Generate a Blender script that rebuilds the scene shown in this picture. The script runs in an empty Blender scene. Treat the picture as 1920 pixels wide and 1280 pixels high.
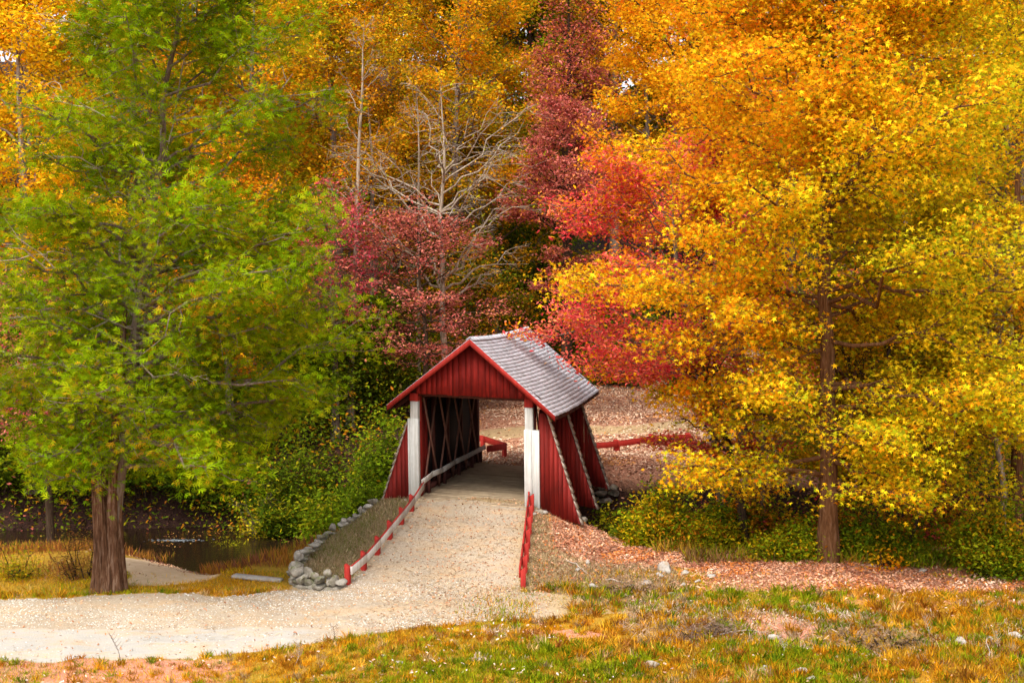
import bpy, bmesh, math
import numpy as np
from mathutils import Vector, Matrix
R = math.radians
sc = bpy.context.scene
COL = sc.collection
rng = np.random.default_rng(7)

# ------------------------------------------------------------------ camera model
F = 2600.0; CZ = 8.3; PITCH = math.atan((640 - 524) / F)
def ray(px, py):
    x = (px - 960) / F; y = -(py - 640) / F
    c, s = math.cos(PITCH), math.sin(PITCH)
    return np.array([x, c + y * s, -s + y * c])
def atY(px, py, Y):
    d = ray(px, py); return np.array([0, 0, CZ]) + d * (Y / d[1])
def atz(px, py, z):
    d = ray(px, py); return np.array([0, 0, CZ]) + d * ((z - CZ) / d[2])

# ------------------------------------------------------------------ noise
def sn(x, y, f, seed):
    """smooth sum-of-sines noise, about -1..1"""
    r = np.random.default_rng(seed); o = 0
    for i in range(7):
        a = r.uniform(0, 2 * math.pi); k = f * r.uniform(.6, 1.7); p = r.uniform(0, 6.28)
        o = o + np.sin(k * (x * math.cos(a) + y * math.sin(a)) + p)
    return o / 3.2
def sm(x, a, b):
    t = np.clip((x - a) / (b - a), 0, 1); return t * t * (3 - 2 * t)

# ------------------------------------------------------------------ terrain
SX = [-80, -30, -20, -13, -9, -4, 0, 5, 12, 25, 60, 120]
SY = [56, 53.5, 53.6, 54.2, 52.2, 50.4, 49.2, 48.4, 48.4, 49.5, 52, 56]
RY = [30, 36.4, 37.2, 38.5, 40, 41.5, 43.2, 44.2, 60]
RZ = [0, 0.02, 0.12, 0.3, 0.56, 0.84, 1.1, 1.2, 1.22]
def rampz(Y): return np.interp(Y, RY, RZ)
def XL(Y): return np.interp(Y, [36, 37.2, 38.5, 40, 41.6, 43.4, 44.8], [-4.7, -4.42, -4.12, -3.85, -3.55, -3.2, -3.1])
def XR(Y): return np.interp(Y, [36, 36.6, 40, 43.5, 44.5], [.25, .22, .36, .55, .7])
def XW(Y): return np.interp(Y, [36.6, 37.3, 38.5, 40, 41.6, 43, 44.4, 46], [-5.2, -5.95, -6.05, -5.9, -5.4, -4.8, -4.4, -4.2])
def H(X, Y):
    X = np.asarray(X, float); Y = np.asarray(Y, float)
    yc = np.interp(X, SX, SY); d = Y - yc
    hw = 1.1 + 1.9 * np.exp(-((X + 8.6) / 3.0) ** 2)
    wN = 5 + 7.5 * sm(-X, 5.5, 9)
    near = -2.25 * sm(d, -(hw + wN), -hw + .2)
    near = near + .06 * sn(X, Y, .9, 3) + .025 * sn(X, Y, 3.1, 4)
    near = near + .10 * sm(X, 3, 9) * sn(X, Y, 1.6, 5) * (1 - sm(Y, 33, 38))
    near = near - .38 * np.exp(-((Y - 31.9 - .35 * np.sin(X * .6)) / .75) ** 2) * sm(X, 1.5, 5) * (.75 + .5 * sn(X, Y, 1.3, 15))
    near = near + .16 * np.exp(-((Y - 33.4) / .6) ** 2) * sm(X, 3, 6) * (.6 + .6 * sn(X, Y, 1.8, 16))
    top = 1.25 - .9 * sm(np.abs(X - 2), 7, 14)
    side = sm(-X, 3, 9) + sm(X, 12, 20)
    hill = .035 * np.clip(Y - 56, 0, 30) + .28 * np.clip(Y - 84, 0, 200) + side * .2 * np.clip(Y - 59, 0, 40)
    fw = 2.6 - .6 * sm(-X, 5, 10)
    far = -2.25 + (top + hill + 2.25) * sm(d, hw - .2, hw + fw) + .07 * sn(X, Y, .8, 8)
    z = np.where(d < 0, near, far)
    # embankment of the ramp
    r = rampz(Y)
    rise = sm(Y, 36.2, 37.2)
    endy = 45.6 - .33 * (X + 3.2)
    e = r + .03 * sn(X, Y, 2.2, 9)
    e = np.where(X > XR(Y), r - np.clip(X - XR(Y) - .15, 0, 9) * (.2 + .12 * sm(Y, 38, 42)) - .02 * np.clip(X - XR(Y), 0, 9) ** 2, e)
    e = np.where(X < XL(Y), r - .1 * (XL(Y) - X) + .02 * sn(X, Y, 3, 11), e)
    left = sm(X, XW(Y) - .14, XW(Y) + .05)
    endm = 1 - sm(Y, endy - .1, endy + .5)
    zn = z
    m = left * endm * np.where(e > z, 1, 0)
    z = z + (e - z) * m
    return z
def ground(px, py, lo=22, hi=130):
    d = ray(px, py); Ys = np.linspace(lo, hi, 4000)
    P = np.array([0, 0, CZ]) + d[None] * (Ys / d[1])[:, None]
    below = P[:, 2] < H(P[:, 0], P[:, 1])
    i = int(np.argmax(below)) if below.any() else len(Ys) - 1
    return P[i]
def on(X, Y): return np.array([X, Y, float(H(X, Y))])

# ------------------------------------------------------------------ mesh helpers
def mesh_np(name, V, faces, cols=None, smooth=False):
    """faces: list of (n,q) int arrays"""
    me = bpy.data.meshes.new(name)
    V = np.ascontiguousarray(V, dtype=np.float32)
    me.vertices.add(len(V)); me.vertices.foreach_set('co', V.ravel())
    li = np.concatenate([f.ravel() for f in faces]).astype(np.int32)
    sizes = np.concatenate([np.full(len(f), f.shape[1], np.int32) for f in faces])
    st = np.concatenate([[0], np.cumsum(sizes)[:-1]]).astype(np.int32)
    me.loops.add(len(li)); me.loops.foreach_set('vertex_index', li)
    me.polygons.add(len(st)); me.polygons.foreach_set('loop_start', st)
    if smooth: me.polygons.foreach_set('use_smooth', np.ones(len(st), bool))
    if cols is not None:
        a = me.attributes.new('Col', 'FLOAT_COLOR', 'POINT')
        c = np.ones((len(V), 4), np.float32); c[:, :3] = cols; a.data.foreach_set('color', c.ravel())
    me.update(calc_edges=True); me.validate()
    return me
def tag(o, label=None, cat=None, group=None, kind=None):
    if label: o['label'] = label
    if cat: o['category'] = cat
    if group: o['group'] = group
    if kind: o['kind'] = kind
    return o
def link(name, me, mat=None, parent=None):
    o = bpy.data.objects.new(name, me); COL.objects.link(o)
    if mat is not None and me is not None and len(me.materials) == 0:
        for m in (mat if isinstance(mat, (list, tuple)) else [mat]): me.materials.append(m)
    if parent is not None: o.parent = parent
    return o
def empty(name, loc, label, cat, group=None):
    o = bpy.data.objects.new(name, None); COL.objects.link(o); o.location = loc
    o.empty_display_size = .3
    return tag(o, label, cat, group)

class MB:
    """collects quads/boxes; optional mapping of every vertex"""
    def __init__(s, f=None): s.v = []; s.q = []; s.f = f
    def hexa(s, p):
        n = len(s.v); s.v += [tuple(a) for a in p]
        for a in ((0, 3, 2, 1), (4, 5, 6, 7), (0, 1, 5, 4), (1, 2, 6, 5), (2, 3, 7, 6), (3, 0, 4, 7)):
            s.q.append([n + i for i in a])
    def box(s, x0, x1, y0, y1, z0, z1):
        s.hexa([(x0, y0, z0), (x1, y0, z0), (x1, y1, z0), (x0, y1, z0), (x0, y0, z1), (x1, y0, z1), (x1, y1, z1), (x0, y1, z1)])
    def bar(s, a, b, w, t, up=(0, 0, 1)):
        a = np.array(a, float); b = np.array(b, float); d = b - a; d /= np.linalg.norm(d)
        up = np.array(up, float); x = np.cross(d, up); x /= np.linalg.norm(x); z = np.cross(x, d)
        c = [(-1, -1), (1, -1), (1, 1), (-1, 1)]
        s.hexa([a + x * i * w / 2 + z * j * t / 2 for i, j in c] + [b + x * i * w / 2 + z * j * t / 2 for i, j in c])
    def build(s, name, mat, parent=None, bevel=0, origin=None):
        V = np.array(s.v, float)
        if s.f: V = s.f(V)
        if origin is not None: V = V - np.array(origin)
        me = mesh_np(name, V, [np.array(s.q)])
        o = link(name, me, mat, parent)
        if bevel:
            b = o.modifiers.new('b', 'BEVEL'); b.width = bevel; b.segments = 1; b.limit_method = 'ANGLE'
        return o

# ------------------------------------------------------------------ materials
def newmat(name):
    m = bpy.data.materials.new(name); m.use_nodes = True; nt = m.node_tree; nt.nodes.clear()
    out = nt.nodes.new('ShaderNodeOutputMaterial')
    return m, nt, out
def N(nt, t, **kw):
    n = nt.nodes.new(t)
    for k, v in kw.items():
        if k in n.inputs: n.inputs[k].default_value = v
        else: setattr(n, k, v)
    return n
def ramp(nt, stops, inp):
    r = nt.nodes.new('ShaderNodeValToRGB'); e = r.color_ramp.elements
    while len(e) < len(stops): e.new(.5)
    for el, (p, c) in zip(e, stops): el.position = p; el.color = (*c, 1)
    nt.links.new(inp, r.inputs[0]); return r.outputs[0]
def noise(nt, scale, detail=6, rough=.6, vec=None, dist=0):
    n = N(nt, 'ShaderNodeTexNoise', Scale=scale, Detail=detail, Roughness=rough, Distortion=dist)
    if vec is not None: nt.links.new(vec, n.inputs['Vector'])
    return n.outputs[0]
def geo(nt, sc_=(1, 1, 1), obj=False):
    if obj: v = nt.nodes.new('ShaderNodeTexCoord').outputs['Object']
    else: v = nt.nodes.new('ShaderNodeNewGeometry').outputs['Position']
    m = N(nt, 'ShaderNodeMapping'); m.inputs['Scale'].default_value = sc_
    nt.links.new(v, m.inputs[0]); return m.outputs[0]
def mix(nt, fac, a, b, mode='MIX'):
    m = nt.nodes.new('ShaderNodeMix'); m.data_type = 'RGBA'; m.blend_type = mode
    def s(i, v):
        if isinstance(v, bpy.types.NodeSocket): nt.links.new(v, m.inputs[i])
        elif isinstance(v, (int, float)): m.inputs[i].default_value = v
        else: m.inputs[i].default_value = (*v, 1)
    s(0, fac); s(6, a); s(7, b); return m.outputs[2]
def math_(nt, op, a, b=0, c=None, clamp=False):
    m = nt.nodes.new('ShaderNodeMath'); m.operation = op; m.use_clamp = clamp
    for i, v in enumerate((a, b) if c is None else (a, b, c)):
        if isinstance(v, bpy.types.NodeSocket): nt.links.new(v, m.inputs[i])
        else: m.inputs[i].default_value = v
    return m.outputs[0]
def finish(nt, out, col, rough=.8, bump=None, bstr=.4, bdist=.02, spec=.3):
    b = N(nt, 'ShaderNodeBsdfPrincipled'); nt.links.new(col, b.inputs['Base Color'])
    if isinstance(rough, bpy.types.NodeSocket): nt.links.new(rough, b.inputs['Roughness'])
    else: b.inputs['Roughness'].default_value = rough
    b.inputs['Specular IOR Level'].default_value = spec
    if bump is not None:
        bp = N(nt, 'ShaderNodeBump', Strength=bstr, Distance=bdist); nt.links.new(bump, bp.inputs['Height'])
        nt.links.new(bp.outputs[0], b.inputs['Normal'])
    nt.links.new(b.outputs[0], out.inputs[0])

def leaf_mat(name='leaf', trans=.35):
    m, nt, out = newmat(name)
    a = N(nt, 'ShaderNodeAttribute', attribute_name='Col'); oi = nt.nodes.new('ShaderNodeObjectInfo')
    c = mix(nt, 1.0, a.outputs['Color'], oi.outputs['Color'], 'MULTIPLY')
    d = N(nt, 'ShaderNodeBsdfDiffuse'); t = N(nt, 'ShaderNodeBsdfTranslucent')
    nt.links.new(c, d.inputs[0]); nt.links.new(c, t.inputs[0])
    ms = nt.nodes.new('ShaderNodeMixShader'); ms.inputs[0].default_value = trans
    nt.links.new(d.outputs[0], ms.inputs[1]); nt.links.new(t.outputs[0], ms.inputs[2])
    nt.links.new(ms.outputs[0], out.inputs[0]); return m
LEAF = leaf_mat('leaf', .4); BLADE = leaf_mat('blade', .3); DRYLEAF = leaf_mat('dry_leaf', .1)

def bark(name, c0, c1, c2, s=1.):
    m, nt, out = newmat(name)
    v = geo(nt, (9 * s, 9 * s, 1.3 * s)); n = noise(nt, 1.6, 8, .65, v, .6)
    n2 = noise(nt, 1.1, 3, .5, geo(nt))
    c = ramp(nt, [(.3, c0), (.52, c1), (.75, c2)], n)
    c = mix(nt, math_(nt, 'MULTIPLY', n2, .5), c, c0)
    finish(nt, out, c, .95, n, .9, .05, .1); return m
BARK_DARK = bark('bark_dark', (.02, .012, .007), (.06, .035, .02), (.13, .085, .055))
BARK_BROWN = bark('bark_brown', (.05, .02, .007), (.17, .075, .03), (.30, .17, .10))
BARK_CEDAR = bark('bark_cedar', (.022, .010, .006), (.16, .075, .038), (.40, .27, .19), 1.0)
BARK_PALE = bark('bark_pale', (.16, .11, .07), (.42, .34, .25), (.68, .63, .55), .7)
BARK_GREY = bark('bark_grey', (.08, .05, .035), (.22, .16, .12), (.42, .36, .31), .8)

def paint(name, base, dark, chip=None, amt=.5):
    m, nt, out = newmat(name)
    v = geo(nt, (14, 14, .9)); n = noise(nt, 1.0, 7, .6, v)
    c = ramp(nt, [(.25, dark), (.55, base), (.8, tuple(min(1, x * 1.25 + .005) for x in base))], n)
    n2 = noise(nt, 2.1, 5, .7, geo(nt))
    c = mix(nt, ramp(nt, [(.45, (0, 0, 0)), (.75, (amt,) * 3)], n2), c, dark)
    if chip: c = mix(nt, ramp(nt, [(.66, (0, 0, 0)), (.70, (1, 1, 1))], noise(nt, 3.2, 9, .8, geo(nt, (3, 3, .8)))), c, chip)
    c = mix(nt, 1.0, c, ramp(nt, [(0, (.72, .70, .70)), (.5, (.95,) * 3), (1, (1.15, 1.18, 1.2))], nt.nodes.new('ShaderNodeNewGeometry').outputs['Random Per Island']), 'MULTIPLY')
    finish(nt, out, c, .75, n, .6, .01, .2); return m
RED = paint('red_paint', (.29, .015, .010), (.12, .008, .007), (.30, .10, .07), .7)
SHADE_RED = paint('eave_shade_red', (.20, .012, .008), (.10, .008, .005), (.22, .07, .05), .7)  # darker bridge red for wings and walls: eave shade put into the colour
REDB = paint('red_trim', (.34, .024, .016), (.24, .014, .01))
WHITE = paint('white_paint', (.54, .53, .50), (.36, .34, .30), (.3, .22, .15), .5)
RAILW = paint('rail_white', (.56, .52, .47), (.36, .31, .26), (.3, .16, .10), .7)
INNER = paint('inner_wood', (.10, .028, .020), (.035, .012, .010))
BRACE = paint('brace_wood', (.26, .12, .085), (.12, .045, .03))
SHADE_DARK = paint('interior_shade', (.016, .008, .007), (.006, .004, .004))  # near-black: shade of the bridge interior painted as a colour
DECKM, nt, out = newmat('deck_wood')
v = geo(nt, (1.2, 7, 3)); n = noise(nt, 2.2, 7, .6, v)
c = ramp(nt, [(.3, (.25, .17, .10)), (.55, (.48, .36, .23)), (.8, (.62, .50, .34))], n)
c = mix(nt, ramp(nt, [(.5, (0, 0, 0)), (.7, (.7, .7, .7))], noise(nt, 1.3, 6, .7, geo(nt))), c, (.56, .42, .26))
finish(nt, out, c, .9, n, .4, .01)

def island_var(nt):
    g = nt.nodes.new('ShaderNodeNewGeometry'); return g.outputs['Random Per Island']
SHING, nt, out = newmat('shingle')
r = island_var(nt); n = noise(nt, 9, 6, .7, geo(nt))
c = ramp(nt, [(0, (.40, .40, .44)), (.5, (.56, .56, .62)), (1, (.70, .70, .77))], r)
c = mix(nt, ramp(nt, [(.35, (.5,) * 3), (.6, (0, 0, 0))], noise(nt, 1.6, 7, .75, geo(nt))), c, (.22, .21, .21))
c = mix(nt, .35, c, ramp(nt, [(.3, (.15, .15, .16)), (.7, (.6, .6, .62))], n))
finish(nt, out, c, .9, n, .5, .01)
CAPM, nt, out = newmat('wing_shingle')
r = island_var(nt); n = noise(nt, 9, 6, .7, geo(nt))
c = ramp(nt, [(0, (.18, .14, .10)), (.5, (.28, .23, .18)), (1, (.38, .32, .26))], r)
c = mix(nt, .3, c, ramp(nt, [(.3, (.1, .07, .05)), (.7, (.6, .5, .42))], n))
finish(nt, out, c, .95, n, .5, .01)

def stone(name, c0, c1, c2, moss=(.12, .13, .04), ma=.5):
    m, nt, out = newmat(name)
    v = geo(nt); n = noise(nt, 5, 9, .7, v)
    r = island_var(nt)
    c = ramp(nt, [(.3, c0), (.5, c1), (.72, c2)], n)
    c = mix(nt, .35, c, ramp(nt, [(0, c0), (.5, c1), (1, c2)], r))
    c = mix(nt, ramp(nt, [(.52, (0, 0, 0)), (.66, (ma,) * 3)], noise(nt, 2.3, 6, .7, v)), c, moss)
    finish(nt, out, c, .95, n, .8, .04, .2); return m
STONE = stone('wall_stone', (.06, .055, .035), (.25, .215, .17), (.50, .46, .40), ma=.85)
ROCK = stone('pale_rock', (.14, .11, .08), (.32, .28, .24), (.52, .48, .43), (.30, .18, .07), .6)
RIPRAP = stone('riprap', (.03, .028, .028), (.10, .095, .10), (.30, .29, .30), (.05, .05, .02), .4)

# ground: vertex masks carried in attributes
GROUND, nt, out = newmat('ground')
pos = geo(nt)
def att(n_): return N(nt, 'ShaderNodeAttribute', attribute_name=n_).outputs['Fac']
nb = noise(nt, .55, 5, .6, pos); nm = noise(nt, 3.2, 7, .7, pos); nf = noise(nt, 17, 6, .75, pos)
grass = ramp(nt, [(.30, (.14, .17, .012)), (.45, (.34, .22, .02)), (.6, (.50, .23, .02)), (.78, (.56, .30, .10))], math_(nt, 'ADD', math_(nt, 'MULTIPLY', nb, .45), math_(nt, 'MULTIPLY', nm, .55)))
grass = mix(nt, .45, grass, ramp(nt, [(.3, (.10, .07, .01)), (.5, (.40, .22, .02)), (.7, (.62, .36, .10))], nf))
litter = ramp(nt, [(.3, (.10, .04, .025)), (.45, (.34, .155, .10)), (.58, (.52, .28, .18)), (.72, (.68, .46, .34))], nf)
litter = mix(nt, .35, litter, ramp(nt, [(.35, (.22, .08, .04)), (.55, (.50, .25, .14)), (.7, (.60, .42, .28))], nm))
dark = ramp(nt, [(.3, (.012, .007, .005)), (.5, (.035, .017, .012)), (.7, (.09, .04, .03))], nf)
sand = ramp(nt, [(.3, (.60, .42, .24)), (.6, (.72, .53, .34)), (.8, (.78, .61, .43))], nm)
clay = ramp(nt, [(.3, (.42, .16, .09)), (.55, (.62, .27, .17)), (.75, (.72, .38, .26))], nm)
dry = ramp(nt, [(.3, (.26, .17, .08)), (.5, (.44, .31, .16)), (.7, (.58, .43, .26))], math_(nt, 'ADD', math_(nt, 'MULTIPLY', nf, .6), math_(nt, 'MULTIPLY', nm, .4)))
def blend(base, col, a, w=.5):
    f = math_(nt, 'ADD', att(a), math_(nt, 'MULTIPLY', math_(nt, 'SUBTRACT', nm, .5), w * 1.6))
    f = math_(nt, 'MULTIPLY', math_(nt, 'SUBTRACT', f, .38), 4.0, clamp=True)
    return mix(nt, f, base, col)
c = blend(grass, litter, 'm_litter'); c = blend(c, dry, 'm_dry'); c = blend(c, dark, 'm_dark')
c = blend(c, sand, 'm_sand', .35); c = blend(c, clay, 'm_clay', .8)
finish(nt, out, c, .95, math_(nt, 'ADD', nf, nm), .7, .05, .1)

ROADM, nt, out = newmat('gravel')
pos = geo(nt)
vo = N(nt, 'ShaderNodeTexVoronoi', Scale=26); nt.links.new(pos, vo.inputs['Vector'])
nf = noise(nt, 22, 6, .8, pos); nm = noise(nt, 1.5, 7, .7, geo(nt, (.5, 1, 1))); nb = noise(nt, .4, 4, .6, pos)
c = ramp(nt, [(.3, (.15, .11, .075)), (.44, (.35, .27, .19)), (.58, (.48, .40, .30)), (.74, (.62, .55, .46))], math_(nt, 'ADD', math_(nt, 'MULTIPLY', nf, .75), math_(nt, 'MULTIPLY', nb, .25)))
w = math_(nt, 'MULTIPLY', math_(nt, 'SUBTRACT', math_(nt, 'ADD', N(nt, 'ShaderNodeAttribute', attribute_name='m_worn').outputs['Fac'], math_(nt, 'MULTIPLY', math_(nt, 'SUBTRACT', nm, .5), 1.9)), .45), 4, clamp=True)
c = mix(nt, w, c, ramp(nt, [(.3, (.38, .345, .30)), (.6, (.45, .42, .375)), (.8, (.52, .49, .44))], nm))
w2 = ramp(nt, [(.46, (0, 0, 0)), (.64, (.75,) * 3)], nm)
c = mix(nt, w2, c, ramp(nt, [(.35, (.40, .25, .12)), (.65, (.60, .43, .27))], nf))
w3 = math_(nt, 'MULTIPLY', math_(nt, 'SUBTRACT', math_(nt, 'ADD', N(nt, 'ShaderNodeAttribute', attribute_name='m_edge').outputs['Fac'], math_(nt, 'MULTIPLY', math_(nt, 'SUBTRACT', nf, .5), 1.2)), .5), 3, clamp=True)
c = mix(nt, w3, c, ramp(nt, [(.3, (.24, .16, .06)), (.5, (.42, .29, .13)), (.7, (.55, .40, .24))], nf))
hgt = math_(nt, 'ADD', math_(nt, 'MULTIPLY', nf, 1.0), math_(nt, 'MULTIPLY', vo.outputs['Distance'], .5))
finish(nt, out, c, .95, hgt, .6, .03, .1)

WATER, nt, out = newmat('water')
b = N(nt, 'ShaderNodeBsdfPrincipled', Roughness=.06); b.inputs['Base Color'].default_value = (.018, .010, .005, 1)
b.inputs['IOR'].default_value = 1.33
bp = N(nt, 'ShaderNodeBump', Strength=.25, Distance=.05); nt.links.new(noise(nt, 3, 4, .5, geo(nt, (.6, 2, 1))), bp.inputs['Height'])
nt.links.new(bp.outputs[0], b.inputs['Normal']); nt.links.new(b.outputs[0], out.inputs[0])
FOAM, nt, out = newmat('foam')
finish(nt, out, ramp(nt, [(.4, (.08, .10, .11)), (.65, (.45, .5, .53))], noise(nt, 9, 6, .7, geo(nt, (.4, 2, 1)))), .5)
def flat(name, c):
    m, nt, out = newmat(name); n = noise(nt, 12, 6, .7, geo(nt))
    finish(nt, out, ramp(nt, [(.3, tuple(x * .6 for x in c)), (.7, tuple(min(1, x * 1.2) for x in c))], n), .9); return m
DEADWOOD = flat('dead_wood', (.42, .34, .28)); DARKWOOD = flat('dark_stick', (.12, .07, .05))
CONC = flat('concrete', (.36, .31, .24))

# ------------------------------------------------------------------ ground sheet
def axis(parts):
    o = []
    for a, b, s in parts: o += list(np.arange(a, b, s))
    return np.array(o + [parts[-1][1]])
gx = axis([(-600, -90, 30), (-90, -22, 2), (-22, -7, .22), (-7, -3.4, .09), (-3.4, 6, .16), (6, 24, .3), (24, 90, 2.5), (90, 600, 30)])
gy = axis([(-60, 22, 6), (22, 27, .5), (27, 36, .15), (36, 46, .11), (46, 62, .22), (62, 100, .8), (100, 180, 4), (180, 700, 40)])
GX, GY = np.meshgrid(gx, gy); GZ = H(GX, np.minimum(GY, 190))
nx, ny = len(gx), len(gy); idx = np.arange(nx * ny).reshape(ny, nx)
q = np.stack([idx[:-1, :-1], idx[:-1, 1:], idx[1:, 1:], idx[1:, :-1]], -1).reshape(-1, 4)
me = mesh_np('ground', np.stack([GX, GY, GZ], -1).reshape(-1, 3), [q], smooth=True)
def addattr(me, name, arr):
    a = me.attributes.new(name, 'FLOAT', 'POINT'); a.data.foreach_set('value', np.ascontiguousarray(arr, dtype=np.float32).ravel())
yc = np.interp(GX, SX, SY); dS = GY - yc
def masks(X, Y):
    yc = np.interp(X, SX, SY); d = Y - yc
    litter = sm(X, .7, 1.6) * sm(Y, 39.2, 41) * (1 - sm(Y, 46, 49))
    litter = np.maximum(litter, sm(X, 4.3, 6.5) * sm(Y, 36.0, 37.0) * (1 - sm(Y, 49, 50)))
    litter = np.maximum(litter, sm(d, 2.2, 3.4))
    dry = sm(Y, 36, 37.3) * (1 - sm(Y, 45, 46)) * sm(X, -6.2, -5.8) * (1 - sm(X, 4.2, 5.2)) * (1 - litter * .9)
    dry = np.maximum(dry, .8 * sm(X, -1.5, 0) * (1 - sm(X, 4, 6)) * sm(Y, 34.3, 35) * (1 - sm(Y, 37, 39)))
    bandc = 62.5 + .25 * (X - 2) + .5 * np.sin(X * .8); band = (1 - sm(np.abs(Y - bandc), .8, 2.2)) * sm(X, -4, -2) * (1 - sm(X, 12, 16)); dry = np.maximum(dry, .75 * band)
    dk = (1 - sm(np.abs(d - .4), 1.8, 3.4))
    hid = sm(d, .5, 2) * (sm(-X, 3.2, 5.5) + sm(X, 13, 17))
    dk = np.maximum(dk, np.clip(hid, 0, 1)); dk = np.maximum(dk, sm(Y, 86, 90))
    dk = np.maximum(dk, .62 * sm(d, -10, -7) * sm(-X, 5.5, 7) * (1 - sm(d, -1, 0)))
    a = ((X + 10.75 + .16 * (Y - 43.5) + .5 * np.sin(Y * 1.1)) / 1.45) ** 4 + ((Y - 43.1) / 6.0) ** 4
    sand = 1 - sm(a, .7, 1.15)
    b_ = ((X + 18.3) / 2.2) ** 2 + ((Y - 44.5) / 2.2) ** 2
    sand = np.maximum(sand, 1 - sm(b_, .7, 1.2))
    clay = (1 - sm(Y, 29.8, 30.8)) * (1 - sm(X, -7, -4.5)) * .75
    clay = np.maximum(clay, .62 * (1 - sm(((X - 1.2) / 1.3) ** 2 + ((Y - 32.4) / .5) ** 2, .5, 1.2)))
    clay = np.maximum(clay, .7 * (1 - sm(((X - 6.3) / 1.2) ** 2 + ((Y - 32.8) / .8) ** 2, .5, 1.2)))
    clay = np.maximum(clay, .5 * sm(X, 4, 5) * (1 - sm(np.abs(Y - 35.4), .15, .5)))
    return dict(m_litter=litter, m_dry=dry, m_dark=dk, m_sand=sand, m_clay=clay)
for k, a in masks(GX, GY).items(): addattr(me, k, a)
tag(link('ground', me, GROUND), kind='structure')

# stream
ws = np.linspace(-60, 20, 300); wy = np.interp(ws, SX, SY)
V = []
for x, y in zip(ws, wy):
    for t in (-6.5, -2, 0, 2, 4.5): V.append((x, y + t, -1.72))
i5 = np.arange(300 * 5).reshape(300, 5)
q = np.stack([i5[:-1, :-1], i5[1:, :-1], i5[1:, 1:], i5[:-1, 1:]], -1).reshape(-1, 4)
tag(link('stream', mesh_np('stream', np.array(V), [q]), WATER), kind='structure')

# road and ramp
def curve_pts(P, n):
    P = np.array(P, float); t = np.concatenate([[0], np.cumsum(np.linalg.norm(np.diff(P, axis=0), axis=1))]); s = np.linspace(0, t[-1], n)
    return np.stack([np.interp(s, t, P[:, i]) for i in range(P.shape[1])], -1)
up = [atz(x, y, 0)[:2] for x, y in [(-400, 1119), (0, 1118), (150, 1117), (300, 1114), (420, 1119), (500, 1112), (560, 1104), (640, 1097), (800, 1100), (985, 1112), (1100, 1122), (1200, 1133), (1290, 1140)]]
lo = [atz(x, y, 0)[:2] for x, y in [(-400, 1242), (0, 1237), (200, 1236), (400, 1228), (550, 1213), (700, 1190), (850, 1172), (1000, 1158), (1100, 1150), (1200, 1145), (1300, 1142)]]
n = 500; k = 40
xs = np.linspace(max(up[0][0], lo[0][0]), min(up[-1][0], lo[-1][0]), n)
uy = np.interp(xs, [p[0] for p in up], [p[1] for p in up]) + .10 * sn(xs, 0 * xs, 2.5, 21) + .05 * sn(xs, 0 * xs, 11, 22)
ly = np.interp(xs, [p[0] for p in lo], [p[1] for p in lo]) + .12 * sn(xs, 0 * xs, 2.0, 23) + .07 * sn(xs, 0 * xs, 9, 24)
uy = np.maximum(uy, ly + .02)
tt = np.linspace(0, 1, k)
X = np.repeat(xs[:, None], k, 1); Y = ly[:, None] + (uy - ly)[:, None] * tt[None]
Z = H(X, Y) + .02 * np.minimum(1, np.minimum(tt, 1 - tt) * 12)[None] + .004
ii = np.arange(n * k).reshape(n, k); q = np.stack([ii[:-1, :-1], ii[1:, :-1], ii[1:, 1:], ii[:-1, 1:]], -1).reshape(-1, 4)
me = mesh_np('road', np.stack([X, Y, Z], -1).reshape(-1, 3), [q], smooth=True)
addattr(me, 'm_worn', (1 - sm(Y, 32.2, 33.0)) * (1 - sm(X, -6, -2.5)))
addattr(me, 'm_edge', np.maximum(sm(X, -1.2, 2.5), .75 * (1 - sm(np.minimum(Y - ly[:, None], (uy[:, None] - Y) * (X < -4.5) + 9 * (X >= -4.5)), .03, .25))))
tag(link('road', me, ROADM), kind='structure')
ys = np.linspace(36.2, 44.95, 160); k = 40
xl = XL(ys) + .06 * sn(ys, 0 * ys, 3, 31) - .05; xr = XR(ys) - .02 + .05 * sn(ys, 0 * ys, 3, 32)
X = xl[:, None] + (xr - xl)[:, None] * np.linspace(0, 1, k)[None]
Y = np.repeat(ys[:, None], k, 1)
Y = np.minimum(Y, 44.75 - .33 * (X + 3.2))
tt = np.linspace(0, 1, k)
Z = H(X, Y) + .028 * np.minimum(1, np.minimum(tt, 1 - tt) * 12)[None] * sm(ys, 36.2, 37.4)[:, None] + .006
ii = np.arange(160 * k).reshape(160, k); q = np.stack([ii[:-1, :-1], ii[:-1, 1:], ii[1:, 1:], ii[1:, :-1]], -1).reshape(-1, 4)
me = mesh_np('path', np.stack([X, Y, Z], -1).reshape(-1, 3), [q], smooth=True)
addattr(me, 'm_worn', 0 * X); addattr(me, 'm_edge', np.maximum.reduce([.62 * sm(X - XR(Y), -1.4, 0), .55 * sm(XL(Y) - X, -.9, 0), .45 * sm(Y, 42.5, 44), sm(X, -1.2, 2.5) * (1 - sm(Y, 37, 39.5))]))
tag(link('path', me, ROADM), kind='structure')

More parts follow.
